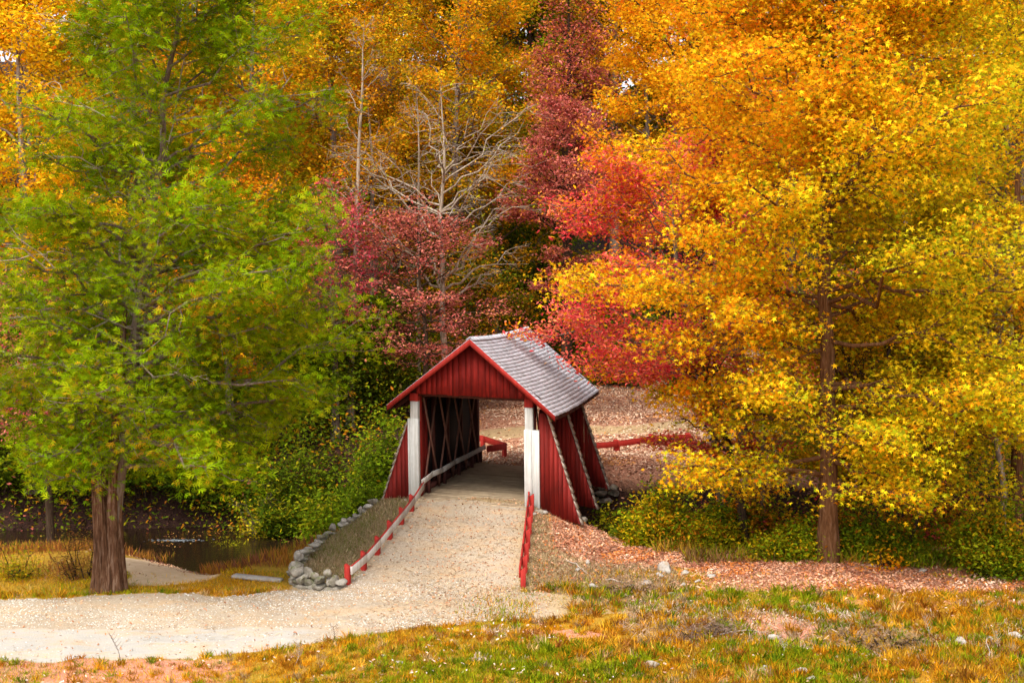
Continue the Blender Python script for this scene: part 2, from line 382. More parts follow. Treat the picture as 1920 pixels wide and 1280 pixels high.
# ------------------------------------------------------------------ bridge
A = atY(771, 931, 44.8); B = atY(1013, 950, 43.4)
Wd = 4.35; U = (B - A) / Wd; Vd = np.array([.2, 1, 0]); Vd /= np.linalg.norm(Vd); Wv = np.array([-.012, 0, 1.0])
def BR(V): return A + V[:, :1] * U + V[:, 1:2] * Vd + V[:, 2:3] * Wv
V0, V1 = -.5, 9.5
def sagf(v):
    t = np.clip((v - V0) / (V1 - V0), 0, 1); return -.085 * np.sin(math.pi * t) ** 1.0 * (1.25 - .6 * t)
def BRS(V):
    V = V.copy(); V[:, 2] += sagf(V[:, 1]); return BR(V)
bridge = empty('covered_bridge', A, 'old red covered bridge with white portal posts and a grey shingled gable roof', 'covered bridge')
def part(mb, name, mat, parent=None, bevel=0, label=None):
    o = mb.build(name, mat, parent or bridge, bevel, origin=A)
    if label: o['label'] = label
    return o
UR, WR = 2.2, 5.25; UE = [(-.64, 3.02), (4.95, 2.97)]
def roofw(u):
    return np.where(u < UR, 3.02 + (u + .64) * (WR - 3.02) / (UR + .64), WR + (u - UR) * (2.97 - WR) / (4.95 - UR))
# roof underside boards + shingles
mb = MB(BRS)
for (ue, we) in UE:
    for i in range(20):
        v0 = V0 + .03 + i * .497; v1 = v0 + .49
        mb.hexa([(UR, v0, WR - .1), (ue, v0, we - .09), (ue, v1, we - .09), (UR, v1, WR - .1), (UR, v0, WR - .04), (ue, v0, we - .03), (ue, v1, we - .03), (UR, v1, WR - .04)])
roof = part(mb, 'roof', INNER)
mb = MB(BRS)
for (ue, we) in UE:
    L = math.hypot(ue - UR, we - WR); du, dw = (ue - UR) / L, (we - WR) / L; nu, nw = (dw, -du) if ue < UR else (-dw, du)
    if nw < 0: nu, nw = -nu, -nw
    nc = 25; ex = (L + .03) / nc
    for i in range(nc):
        s1 = L + .03 - i * ex
        v = V0 - .02 - rng.uniform(0, .12)
        while v < V1 + .02:
            w_ = rng.uniform(.19, .30); a, b_ = max(v, V0 - .02), min(v + w_ - .014, V1 + .03)
            if b_ - a > .04:
                e = s1 + rng.uniform(-.012, .012); s0 = max(e - ex * 1.25, 0); lift = rng.uniform(.004, .012)
                p = []
                for (s, h0, h1) in ((s0, -.03, -.012), (e, -.012, lift - .005)):
                    p.append((s, h0, h1))
                def pt(s, h, v_): return (UR + du * s + nu * h, v_, WR + dw * s + nw * h)
                mb.hexa([pt(s0, -.03, a), pt(e, -.01, a), pt(e, -.01, b_), pt(s0, -.03, b_), pt(s0, -.008, a), pt(e, lift, a), pt(e, lift, b_), pt(s0, -.008, b_)])
            v += w_
for i in range(50):  # ridge cap
    v = V0 - .02 + i * .2
    for sgn in (-1, 1):
        ue, we = UE[0] if sgn < 0 else UE[1]; L = math.hypot(ue - UR, we - WR); du, dw = (ue - UR) / L, (we - WR) / L
        h = .03 + rng.uniform(0, .01)
        mb.hexa([(UR, v, WR + h), (UR + du * .16, v, WR + dw * .16 + h), (UR + du * .16, v + .22, WR + dw * .16 + h - .012), (UR, v + .22, WR + h - .012),
                 (UR, v, WR + h + .025), (UR + du * .16, v, WR + dw * .16 + h + .025), (UR + du * .16, v + .22, WR + dw * .16 + h + .01), (UR, v + .22, WR + h + .01)])
part(mb, 'shingles', SHING, roof)
# rafters
for i in range(8):
    mb = MB(BRS); v = .2 + i * 1.23
    for ue, we in UE: mb.bar((UR, v, WR - .17), (ue * .97 + UR * .03, v, we - .14), .07, .12)
    mb.bar((.2, v, 3.42), (4.2, v, 3.42), .07, .12)
    part(mb, 'rafter', INNER, roof)
# barge boards
for vv in (V0 - .035, V1 + .005):
    for ue, we in UE:
        mb = MB(BRS); t = .03
        mb.hexa([(UR, vv, WR - .22), (ue, vv, we - .19), (ue, vv + t, we - .19), (UR, vv + t, WR - .22), (UR, vv, WR - .02), (ue, vv, we - .01), (ue, vv + t, we - .01), (UR, vv + t, WR - .02)])
        part(mb, 'bargeboard', REDB)
# soffit fascia along the eaves
for ue, we in UE:
    s = 1 if ue > UR else -1
    mb = MB(BRS)
    for i in range(10):
        v0 = V0 + .01 + i * .998
        mb.box(ue - .03 if s > 0 else ue, ue if s > 0 else ue + .03, v0, v0 + .995, we - .16, we - .035)
    part(mb, 'fascia', INNER)
# gables
for vf in (-.12, 9.02):
    mb = MB(BRS); u = -.1
    while u < 4.45:
        w_ = rng.uniform(.13, .27); u1 = min(u + w_, 4.45); o_ = rng.uniform(-.006, .006); bt = 3.40 + rng.uniform(-.012, .012)
        t0, t1 = float(roofw(np.array(u))) - .13, float(roofw(np.array(u1))) - .13
        if u < UR < u1: t0 = t1 = min(t0, t1)
        g = .011
        if min(t0, t1) > bt + .03: mb.hexa([(u, vf + o_, bt), (u1 - g, vf + o_, bt), (u1 - g, vf + .03 + o_, bt), (u, vf + .03 + o_, bt), (u, vf + o_, t0), (u1 - g, vf + o_, t1), (u1 - g, vf + .03 + o_, t1), (u, vf + .03 + o_, t0)])
        u = u1
    g = part(mb, 'gable', RED)
    mb = MB(BRS); mb.hexa([(-.08, vf + .04, 3.44), (4.44, vf + .04, 3.44), (4.44, vf + .06, 3.44), (-.08, vf + .06, 3.44), (2.1, vf + .04, 5.0), (2.3, vf + .04, 5.0), (2.3, vf + .06, 5.0), (2.1, vf + .06, 5.0)])
    part(mb, 'gable_backing', INNER, g)
# tie beam + posts
mb = MB(BR); mb.box(.02, 4.3, .03, .2, 3.3, 3.46); part(mb, 'lintel', INNER)
mb = MB(BR); mb.box(.02, 4.3, 8.75, 8.95, 3.3, 3.46); part(mb, 'lintel', INNER)
for side, (n0, n1, w0, w1, wt) in enumerate([(.03, .28, -.06, .30, 2.56), (3.885, 4.145, 3.86, 4.35, 2.42)]):
    mb = MB(BR); mb.box(n0, n1, -.07, .24, wt - .1, 3.125); p = part(mb, 'post', WHITE, bevel=.008)
    mb = MB(BR); mb.box(n0 - .01, n1 + .01, -.09, .25, 3.13, 3.39); part(mb, 'post_cap', REDB, p, .006)
    mb = MB(BR)
    if side: mb.box(w0, 4.105, -.115, .10, -.06, wt); mb.box(4.115, w1, -.10, .10, -.06, wt - .004)
    else: mb.box(w0, .0, -.10, .1, -.02, wt - .004); mb.box(.008, w1, -.115, .12, -.02, wt)
    part(mb, 'post_casing', WHITE, p, .006)
    mb = MB(BR); mb.box(n0, n1, 8.7, 9.0, 0, 3.3); part(mb, 'post', INNER, bevel=.008)
    mb = MB(BR); mb.box(n0, n1, .26, .55, 0, 3.3); part(mb, 'post', RED, bevel=.008, label='inner red post behind the white portal post')
# side walls (boards)
for side in (0, 1):
    mb = MB(BR); v = .13
    while v < 9.0:
        w_ = rng.uniform(.16, .28); v1 = min(v + w_, 9.0); o_ = rng.uniform(-.006, .006); tp = 3.0 + rng.uniform(-.03, .05)
        u0 = -.02 + o_ if side == 0 else 4.30 + o_
        mb.box(u0, u0 + .03, v, v1 - .006, -.35, tp); v = v1
    wl = part(mb, 'side_wall', SHADE_RED)
    mb = MB(BR); u0 = .04 if side == 0 else 4.12
    mb.box(u0, u0 + .15, .56, 8.69, 3.16, 3.34); mb.box(u0, u0 + .15, .56, 8.69, .0, .16)
    for v in (2.6, 4.65, 6.7): mb.box(u0 + .01, u0 + .11, v - .06, v + .06, .16, 3.16)
    part(mb, 'wall_frame', INNER, wl)
    uc = .25 if side == 0 else 4.06
    for i in range(4):
        a, b_ = .65 + i * 2.03, .65 + i * 2.03 + 1.9
        for k_, (x0, x1) in enumerate(((a, b_), (b_, a))):
            mb = MB(BR); mb.bar((uc + .05 * k_, x0, .05), (uc + .05 * k_, x1, 3.2), .10, .045, up=(1, 0, 0)); part(mb, 'truss_brace', BRACE)
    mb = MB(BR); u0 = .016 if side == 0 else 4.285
    mb.box(u0, u0 + .008, 2.1, 8.6, -.2, 3.0); part(mb, 'wall_shade_sheet', SHADE_DARK, wl)  # thin dark sheet added over the inner wall as painted interior shade
    # short raked boards just inside the portal
    mb = MB(BR)
    ub = .045 if side == 0 else 4.24
    for i in range(7): mb.box(ub + .1 * (1 - 2 * side) * .5, ub + .1 * (1 - 2 * side) * .5 + .03, .56 + i * .17, .72 + i * .17, .0, 2.52 + .03 * i)
    part(mb, 'inner_panel', RED)
# buttress wings
def wing(v, side, top, bot, ot, ob, k_):
    mb = MB(BR); s = 1 if side else -1; u0 = 4.35 if side else -.06
    nb_ = 9; wmax = ob
    slope = lambda x: top + (x - ot) * (bot - top) / (ob - ot)     # edge height at offset x
    for f_, dv in ((0, 0.0), (1, .17)):
        x = 0.0
        while x < wmax - .01:
            x1 = min(x + rng.uniform(.12, .17), wmax); g = .008
            h0, h1 = min(top, slope(x)), min(top, slope(x1)); zb0 = (bot + .16 * (1 - x / ob)) if k_ else bot + .2 * (1 - x / ob); zb1 = bot + .2 * (1 - x1 / ob); o_ = rng.uniform(-.005, .005)
            xa, xb = u0 + s * x, u0 + s * (x1 - g)
            if s < 0: xa, xb, h0, h1, zb0, zb1 = xb, xa, h1, h0, zb1, zb0
            va, vb = v + dv + o_, v + dv + .028 + o_
            mb.hexa([(xa, va, zb0), (xb, va, zb1), (xb, vb, zb1), (xa, vb, zb0), (xa, va, h0), (xb, va, h1), (xb, vb, h1), (xa, vb, h0)])
            x = x1
    w = part(mb, 'buttress_wing', SHADE_RED, label='red boarded buttress wing on the %s side of the bridge' % ('right' if side else 'left'))
    mb = MB(BR); Ls = math.hypot(ob - ot, top - bot); n_ = int(Ls / .25)
    for i in range(n_):
        s0, s1 = i / n_, (i + 1.06) / n_
        a = np.array([u0 + s * (ot + (ob - ot) * s0), top + (bot - top) * s0]); b_ = np.array([u0 + s * (ot + (ob - ot) * s1), top + (bot - top) * s1])
        l0, l1 = .012, .05 + rng.uniform(0, .012); va, vb = v - .045 + rng.uniform(-.01, .01), v + .255 + rng.uniform(-.01, .01)
        p = lambda q_, l: (q_[0] + s * l, q_[1] + l * .35)
        m_ = [(p(a, -.01), p(b_, -.01)), (p(a, l0), p(b_, l1))]
        mb.hexa([(m_[0][0][0], va, m_[0][0][1]), (m_[0][1][0], va, m_[0][1][1]), (m_[0][1][0], vb, m_[0][1][1]), (m_[0][0][0], vb, m_[0][0][1]),
                 (m_[1][0][0], va, m_[1][0][1]), (m_[1][1][0], va, m_[1][1][1]), (m_[1][1][0], vb, m_[1][1][1]), (m_[1][0][0], vb, m_[1][0][1])])
    part(mb, 'wing_shingles', CAPM, w)
wing(.0, 1, 2.95, -.45, .25, 1.33, 0); wing(3.3, 1, 2.95, -.50, .25, 1.36, 1); wing(6.6, 1, 2.95, -.32, .25, 1.33, 1)
wing(.0, 0, 2.45, -.42, .02, 1.02, 0); wing(3.3, 0, 2.6, -.5, .1, 1.2, 1); wing(6.6, 0, 2.6, -.35, .1, 1.2, 1)
# deck
mb = MB(BR); v = -.35
while v < 9.25:
    w_ = rng.uniform(.19, .25); o_ = rng.uniform(-.008, .006); mb.box(.02 + rng.uniform(-.03, .03), 4.3 + rng.uniform(-.03, .0), v, v + w_ - .015, -.09 + o_, 0.0 + o_); v += w_
part(mb, 'deck', DECKM)
for u_ in (.3, 1.5, 2.8, 4.0):
    mb = MB(BR); mb.box(u_ - .13, u_ + .13, .2, 8.9, -.5, -.1); part(mb, 'floor_beam', BARK_DARK)
mb = MB(BR); mb.box(-.15, 4.5, -.42, -.36, -.30, -.02); part(mb, 'threshold', CONC)
# inside hand rails
for u_ in (.42, 3.78):
    mb = MB(BR); L = [(-.12, .52), (1.2, .60), (2.6, .56), (4.4, .60), (6.2, .57), (9.3, .55)]
    if u_ > 2: L = L[1:]
    for (a, wa), (b_, wb) in zip(L[:-1], L[1:]): mb.bar((u_, a, wa), (u_, b_ + .03, wb), .045, .17)
    h_ = part(mb, 'handrail', RAILW, bevel=.004)
    for v in (1.0, 3.2, 5.3, 7.4, 8.9):
        mb = MB(BR); s = -1 if u_ < 2 else 1; mb.box(min(u_ + s * .03, u_ + s * .14), max(u_ + s * .03, u_ + s * .14), v - .06, v + .06, 0, .6); part(mb, 'rail_post', INNER, h_)

# ------------------------------------------------------------------ approach guard rails
def guard_rail(label, bases, rail_side, face, h=.5, extra_end=None, extra_start=None, pw=.17):
    """bases: post foot points; rail_side +1: board on the right (as drawn) of the posts"""
    P = np.array(bases); root = empty('guard_rail', P[0], label, 'guard rail', 'low guard rails at the bridge ends')
    O = P[0]
    C = [p for p in P]
    if extra_end is not None: C.append(np.array(extra_end))
    if extra_start is not None: C.insert(0, np.array(extra_start))
    for i, p in enumerate(P):
        q0, q1 = P[max(i - 1, 0)], P[min(i + 1, len(P) - 1)]; d = q1 - q0; d[2] = 0; d /= np.linalg.norm(d); s = np.array([d[1], -d[0], 0]) 
        mb = MB(); a = pw / 2; hh = h + rng.uniform(-.01, .02)
        cs = [(-1, -1), (1, -1), (1, 1), (-1, 1)]
        sl = .055
        lo_ = [p + s * x * a * .8 + d * y * a + np.array([0, 0, -.3]) for x, y in cs]
        hi_ = [p + s * x * a * .8 + d * y * a + np.array([0, 0, hh + (sl if x * rail_side < 0 else -sl) * .8]) for x, y in cs]
        mb.hexa(lo_ + hi_); mb.build('post', REDB, root, .008, origin=O)
    mbw, mbr = MB(), MB()
    for i in range(len(C) - 1):
        a, b_ = C[i].copy(), C[i + 1].copy(); d = b_ - a; dh = d.copy(); dh[2] = 0; dh /= np.linalg.norm(dh); s = np.array([dh[1], -dh[0], 0]) * rail_side
        off = s * (pw * .4 + .03); z = np.array([0, 0, h - .13])
        e = d / np.linalg.norm(d) * .012
        mbw.bar(a + off + z, b_ + off + z - e, .045, .23); mbr.bar(a + off + z + np.array([0, 0, .1225]), b_ + off + z + np.array([0, 0, .1225]) - e, .05, .012)
    bo = mbw.build('rail_board', face, root, .004, origin=O); mbr.build('rail_cap', REDB, bo, origin=O)
    return root
lb = [ground(x, y) for x, y in [(652, 1096), (682, 1070), (708, 1040), (731, 1011), (753, 984), (772, 959)]]
pe = BR(np.array([[.36, -.12, .02]]))[0]
guard_rail('long red and white guard rail on the left edge of the gravel ramp', lb, 1, RAILW, .52, extra_end=pe)
rb = [np.array([x, y, float(H(x, y))]) for x, y in zip(np.linspace(.30, .62, 7), np.linspace(36.75, 43.0, 7))]
guard_rail('short steep red guard rail on the right edge of the gravel ramp', rb, -1, REDB, .52, extra_end=rb[-1] + np.array([.02, .9, .12]))
e0 = BR(np.array([[4.1, 9.3, 0]]))[0]
fr = [on(e0[0] + a, e0[1] + b_) for a, b_ in [(.4, .9), (2.6, 1.5), (4.5, 1.9), (6.5, 2.2)]]
fr = [ground(x, y) for x, y in [(1100, 851), (1156, 846), (1222, 836), (1290, 833)]]
guard_rail('red guard rail on the leaf covered far bank right of the bridge', fr, 1, REDB, .45, pw=.22)
e1 = BR(np.array([[.42, 9.3, 0]]))[0]
fl = [on(e1[0] + a, e1[1] + b_) for a, b_ in [(.75, 1.3), (-.15, 2.8), (-1.3, 4.2)]]
guard_rail('small red guard rail seen through the far end of the bridge', fl, 1, REDB, .55, extra_start=BR(np.array([[.42, 9.3, .05]]))[0])

# ------------------------------------------------------------------ stones
def ico(sub=2):
    bm = bmesh.new(); bmesh.ops.create_icosphere(bm, subdivisions=sub, radius=1); bm.verts.ensure_lookup_table()
    V = np.array([v.co[:] for v in bm.verts]); Fc = np.array([[v.index for v in f.verts] for f in bm.faces]); bm.free(); return V, Fc
ICV, ICF = ico(2)
def rockv(r, s):
    """one irregular stone of half sizes s"""
    V = ICV.copy()
    for _ in range(11):      # planar cuts make facets
        n_ = r.normal(size=3); n_ /= np.linalg.norm(n_); d = r.uniform(.38, .78); k_ = V @ n_
        V = V - np.where(k_ > d, k_ - d, 0)[:, None] * n_
    V += .04 * r.normal(size=V.shape) * .5
    a = r.uniform(0, 6.28); c, s_ = math.cos(a), math.sin(a)
    V = V * np.array(s); return V @ np.array([[c, -s_, 0], [s_, c, 0], [0, 0, 1]])
def stones(name, items, mat, seed=1):
    r = np.random.default_rng(seed); VV = []; FF = []; n_ = 0
    for (p, s) in items:
        v = rockv(r, s) + np.array(p); VV.append(v); FF.append(ICF + n_); n_ += len(v)
    return mesh_np(name, np.concatenate(VV), [np.concatenate(FF)])
items = []; r = np.random.default_rng(5)
path_ = curve_pts([(-4.55, 36.78), (-5.1, 36.85), (-5.75, 37.15), (-6.0, 37.7), (-6.05, 38.8), (-5.9, 40), (-5.4, 41.6), (-4.85, 43), (-4.45, 44.3)], 46)
for i, (x, y) in enumerate(path_):
    topz = float(rampz(max(y, 37.6))) + .02 + (.05 if y < 40 else -.02) - .1 + (.22 if y < 38.2 and x < -4.9 else 0)
    base = float(min(H(x - .5, y), H(x, y - .4))) - .15
    z = base
    k_s = 1.15 if y < 40 else .8
    if y > 41 and r.random() < .3: continue
    while z < topz:
        hz = r.uniform(.06, .19) * k_s; sx = r.uniform(.11, .34) * k_s
        items.append(((x + r.uniform(-.05, .05) - .02 * (topz - z), y + r.uniform(-.1, .1), z + hz * .8), (sx, r.uniform(.14, .24), hz))); z += hz * 1.45
tag(link('stone_wall', stones('stone_wall', items, STONE), STONE), 'curved dry stone retaining wall holding the left side of the ramp', 'stone wall')
# abutments
def abut(v, lbl, sd):
    it = []; r = np.random.default_rng(sd)
    for u_ in np.arange(-.9, 5.4, .42):
        for z in np.arange(-3.2, -.35, .27):
            p = BR(np.array([[u_ + r.uniform(-.08, .08) + (.2 if int(z * 10) % 2 else 0), v + r.uniform(-.1, .1), z]]))[0]; it.append((p, (.26, .3, .16)))
    tag(link('abutment', stones('abutment', it, STONE, sd), STONE), lbl, 'abutment', 'stone abutments under the bridge')
abut(.85, 'stone abutment under the near end of the covered bridge', 11); abut(8.4, 'stone abutment under the far end of the covered bridge', 12)
def rock(px, py, w, h, label, mat=ROCK, group=None, sink=.35, name='rock', cat='rock', loc=None):
    p = ground(px, py) if loc is None else np.array(loc); seed = int(px * 7 + py)
    s = w / 2 / (F / p[1]); s *= 1.35; hz = h * 1.0 / (F / p[1]) / 1.4
    me = stones(name, [((0, 0, 0), (s, s * .75, hz))], mat, seed); o = link(name, me, mat); o.location = p + np.array([0, 0, hz * (1 - sink * 1.4)])
    tag(o, label, cat, group); return o
G1 = 'pale rocks on the ground right of the ramp'
for a in [(1249, 1072, 34, 20, 'largest pale boulder at the foot of the leafy bank right of the ramp'),
          (1238, 1084, 20, 12, 'small pale rock just below the largest boulder'),
          (1285, 1077, 18, 10, 'grey rock just right of the largest boulder'),
          (1335, 1082, 20, 9, 'flat pale rock farther out on the fallen leaves'),
          (1308, 1092, 14, 7, 'low grey rock between the boulder and the orange grass'),
          (1282, 1098, 12, 7, 'round pale pebble-like rock in the grass below the boulder'),
          (1113, 1104, 17, 13, 'rounded pale rock at the left end of the rubble on the bank'),
          (1210, 1098, 36, 11, 'long flat pale rock on top of the brown brush heap'),
          (1183, 1102, 22, 9, 'pale rock beside the long flat rock on the brush heap'),
          (1256, 1116, 18, 9, 'pale rock lying right of the brush heap'),
          (1102, 1058, 14, 9, 'small grey rock half buried in the leafy bank'),
          (1082, 1071, 13, 7, 'yellowish rock low on the leafy bank beside the fallen stick'),
          (1020, 964, 20, 8, 'tan rock at the foot of the right white portal post'),
          (1003, 966, 9, 6, 'small white rock beside the last post of the right guard rail'),
          (1448, 1204, 28, 22, 'big white rock standing in the rough grass at the right'),
          (1800, 1212, 26, 20, 'grey rock at the left end of the pale rubble by the right edge'),
          (1850, 1198, 34, 9, 'long pale slab of rubble near the right edge'),
          (1900, 1194, 40, 14, 'pinkish pale rubble slab cut off by the right edge'),
          (1430, 1258, 26, 12, 'flat white rock near the bottom edge of the grass'),
          (1500, 1262, 34, 16, 'white stone near the bottom edge, right of the flat one'),
          (1222, 1250, 28, 12, 'white rock in the near grass below the ramp'),
          (1520, 1275, 20, 10, 'low pale stone at the very bottom of the grass'),
          (1730, 1072, 16, 10, 'pinkish rock at the foot of the gap between the right shrubs'),
          (897, 1240, 16, 8, 'pale stone in the green verge below the road'),
          (718, 1232, 12, 6, 'small white stone on the grass below the road bend'),
          (750, 1244, 18, 7, 'flat pink stone in the grass below the road bend')]:
    rock(*a, group=G1)
r = np.random.default_rng(31)
for i in range(48):
    x, y = r.uniform(2.6, 4.6), r.uniform(45.6, 49.5); p = on(x + .12 * (y - 46), y); s = r.uniform(.09, .22)
    me = stones('riprap_rock', [((0, 0, 0), (s, s * .8, s * .6))], RIPRAP, 100 + i); o = link('riprap_rock', me, RIPRAP); o.location = p + np.array([0, 0, s * .3])
    tag(o, 'dark grey rock in the heap beside the far right side of the bridge', 'rock', 'riprap rocks by the bridge')
# flat plank-like slab by the stream
a, b_ = ground(437, 1082), ground(528, 1090)
mb = MB(); mb.bar(a + [0, 0, .05], b_ + [0, 0, .03], .32, .10); o = mb.build('stone_slab', ROCK, None, .03); tag(o, 'long thin pale stone slab lying in the grass left of the stone wall', 'stone slab')
# ------------------------------------------------------------------ leaf templates
def T(v, f): return np.array(v, float), np.array(f)
def star():
    v = []
    for i in range(5):
        a = math.pi / 2 + (i - 2) * R(62); b_ = a + R(31); L = (.36, .48, .55, .48, .36)[i]
        v.append((L * math.cos(a), L * math.sin(a), -.10))
        if i < 4: v.append((.17 * math.cos(b_), .17 * math.sin(b_), .02))
    v.append((0, -.12, .03)); return T(v, [list(range(len(v)))])
STAR = star()
RHOMB = T([(-.5, 0, 0), (0, -.27, .07), (.5, 0, 0), (0, .27, .07)], [[0, 1, 2, 3]])
OVAL = T([(-.5, 0, 0), (-.2, -.2, .05), (.25, -.17, .05), (.5, 0, -.05), (.25, .17, .05), (-.2, .2, .05)], [[0, 1, 2, 3, 4, 5]])
def spray():
    v = []; f = []
    for (x0, y0, a, L, w) in [(-.5, 0, 0, 1.0, .04), (-.32, 0, 36, .55, .045), (-.22, 0, -38, .55, .045), (.0, 0, 33, .42, .04), (.05, 0, -34, .42, .04)]:
        c, s = math.cos(R(a)), math.sin(R(a)); n_ = len(v)
        v += [(x0, y0, 0), (x0 + c * L * .5 + s * w, y0 + s * L * .5 - c * w, .03), (x0 + c * L, y0 + s * L, -.04), (x0 + c * L * .5 - s * w, y0 + s * L * .5 + c * w, .03)]
        f.append([n_, n_ + 1, n_ + 2, n_ + 3])
    return T(v, f)
SPRAY = spray()
BLADE_T = T([(-.035, 0, 0), (.035, 0, 0), (.022, .12, .55), (.0, .38, 1.0), (-.022, .12, .55)], [[0, 1, 2, 3, 4]])

def frames(nrm, r, tan=None):
    n_ = nrm / np.linalg.norm(nrm, axis=1, keepdims=True); t = r.normal(size=n_.shape)
    if tan is not None: t = t * .38 + tan
    t = t; t -= (t * n_).sum(1, keepdims=True) * n_
    t /= np.linalg.norm(t, axis=1, keepdims=True); return t, np.cross(n_, t), n_
def scatter(P, nrm, size, tpl, r, tan=None):
    tv, tf = tpl; t, b_, n_ = frames(nrm, r, tan); s = np.asarray(size).reshape(-1, 1, 1)
    V = P[:, None] + s * (tv[None, :, 0:1] * t[:, None] + tv[None, :, 1:2] * b_[:, None] + tv[None, :, 2:3] * n_[:, None])
    m = len(tv); Fc = (tf[None] + (np.arange(len(P)) * m)[:, None, None]).reshape(-1, tf.shape[1])
    return V.reshape(-1, 3), Fc, m
def pal(r, cols, weights, n_, clump=None, cl=.55, val=.32):
    """per leaf colours, mostly shared within a clump"""
    cols = np.array(cols, float); w = np.array(weights, float); w /= w.sum(); cum = np.cumsum(w)
    u = r.random(n_)
    if clump is not None: u = np.where(r.random(n_) < cl, clump, u)
    i = np.clip(np.searchsorted(cum, u), 0, len(cols) - 1); j = r.integers(0, len(cols), n_)
    mixf = (r.random(n_) * .25)[:, None]
    c = cols[i] * (1 - mixf) + cols[j] * mixf
    return c * (1 + val * (r.random((n_, 1)) * 2 - 1))

# ------------------------------------------------------------------ tree generator
def tubes(P, Rr, ns):
    """P (n,k,3) polylines, Rr (n,k) radii"""
    n_, k_, _ = P.shape
    d = np.gradient(P, axis=1); d /= np.linalg.norm(d, axis=2, keepdims=True) + 1e-9
    ref = np.where(np.abs(d[..., 2:3]) > .9, np.array([1., 0, 0]), np.array([0, 0, 1.])); x = np.cross(d, ref); x /= np.linalg.norm(x, axis=2, keepdims=True) + 1e-9; y = np.cross(d, x)
    a = np.arange(ns) * 2 * math.pi / ns
    V = P[:, :, None] + Rr[:, :, None, None] * (np.cos(a)[None, None, :, None] * x[:, :, None] + np.sin(a)[None, None, :, None] * y[:, :, None])
    ii = np.arange(n_ * k_ * ns).reshape(n_, k_, ns); jj = np.roll(ii, -1, 2)
    q = np.stack([ii[:, :-1], jj[:, :-1], jj[:, 1:], ii[:, 1:]], -1).reshape(-1, 4)
    return V.reshape(-1, 3), q
def dirv(az, el): return np.stack([np.cos(az) * np.cos(el), np.sin(az) * np.cos(el), np.sin(el)], -1)
def gen(seed, Ht=15, r0=.25, h0=.2, Rc=4, prof=None, lean=(0, 0), nl=34, nsec=8, ntw=3, el=(5, 60), curve=.12, droop=0,
        leaves=20000, size=.16, tpl=RHOMB, pal_=None, sig=(.34, .19), asym=None, upb=.7, wob=.25, ktr=14, limb_r=.42, secL=.42, align=0, flare=1.35, inner=.25):
    r = np.random.default_rng(seed)
    prof = prof or (lambda t: np.sin(np.clip(t, .02, 1) ** .75 * math.pi) ** .6 * .9 + .12)
    t = np.linspace(0, 1, ktr)
    tr = np.stack([lean[0] * t ** 1.3 + wob * np.cumsum(r.normal(size=ktr)) * .35 * t, lean[1] * t ** 1.3 + wob * np.cumsum(r.normal(size=ktr)) * .35 * t, t * Ht], -1)
    rad = r0 * (1 - t) ** .85 + .012; rad[0] *= flare; 
    def tpos(s): return np.stack([np.interp(s, t, tr[:, i]) for i in range(3)], -1)
    s = np.sort(h0 + (1 - h0) * .985 * r.random(nl) ** .9); az = np.arange(nl) * 2.39996 + r.normal(size=nl) * .5
    u = (s - h0) / (1 - h0)
    L = Rc * prof(u) * r.uniform(.7, 1.12, nl)
    if asym is not None: L = L * asym(az, u)
    e = R(el[0]) + (R(el[1]) - R(el[0])) * u + r.normal(size=nl) * .14
    k_ = 8; ss = np.linspace(0, 1, k_)
    D = dirv(az, e); P0 = tpos(s)
    LP = P0[:, None] + L[:, None, None] * ss[None, :, None] * D[:, None]
    LP[:, :, 2] += L[:, None] * (curve * ss ** 2 - droop * ss ** 2.2)[None]
    LP[:, 1:] += (r.normal(size=(nl, k_ - 1, 3)) * .03 * L[:, None, None])
    lr0 = np.interp(s, t, rad) * limb_r * (.6 + .4 * L / L.max()); LR = lr0[:, None] * (1 - ss[None]) ** .7 + .008
    # secondaries
    a = inner + (1 - inner) * r.random((nl, nsec)) ** .8
    fi = a * (k_ - 1); i0 = np.clip(fi.astype(int), 0, k_ - 2); fr_ = (fi - i0)[..., None]; ar = np.arange(nl)[:, None]
    S0 = LP[ar, i0] * (1 - fr_) + LP[ar, i0 + 1] * fr_
    tan = LP[ar, i0 + 1] - LP[ar, i0]; taz = np.arctan2(tan[..., 1], tan[..., 0])
    saz = taz + r.choice([-1, 1], (nl, nsec)) * r.uniform(.25, 1.2, (nl, nsec)); sel = r.normal(size=(nl, nsec)) * .35 + .12 - droop * .6
    SL = (L[:, None] * secL * (1.15 - a * .75) * r.uniform(.5, 1.2, (nl, nsec))).clip(.25)
    kk = 4; s4 = np.linspace(0, 1, kk); SD = dirv(saz, sel)
    SP = S0[:, :, None] + SL[..., None, None] * s4[None, None, :, None] * SD[:, :, None]
    SP[..., 1:, :] += r.normal(size=(nl, nsec, kk - 1, 3)) * .05 * SL[..., None, None]
    SP[..., 2] -= SL[..., None] * droop * .5 * s4 ** 2
    SP = SP.reshape(-1, kk, 3); SLf = SL.ravel(); n2 = len(SP)
    SR = (np.minimum(.35 * np.take_along_axis(LR, i0, 1).ravel(), .03) + .004)[:, None] * (1 - s4[None]) ** .8 + .004
    # twigs
    a2 = .2 + .8 * r.random((n2, ntw)); f2 = a2 * (kk - 1); j0 = np.clip(f2.astype(int), 0, kk - 2); g2 = (f2 - j0)[..., None]; ar = np.arange(n2)[:, None]
    W0 = SP[ar, j0] * (1 - g2) + SP[ar, j0 + 1] * g2
    tan = SP[ar, j0 + 1] - SP[ar, j0]; taz = np.arctan2(tan[..., 1], tan[..., 0]) + r.choice([-1, 1], (n2, ntw)) * r.uniform(.3, 1.1, (n2, ntw))
    WL = (SLf[:, None] * .45 * r.uniform(.5, 1.2, (n2, ntw))).clip(.15); WD = dirv(taz, r.normal(size=(n2, ntw)) * .4 + .1)
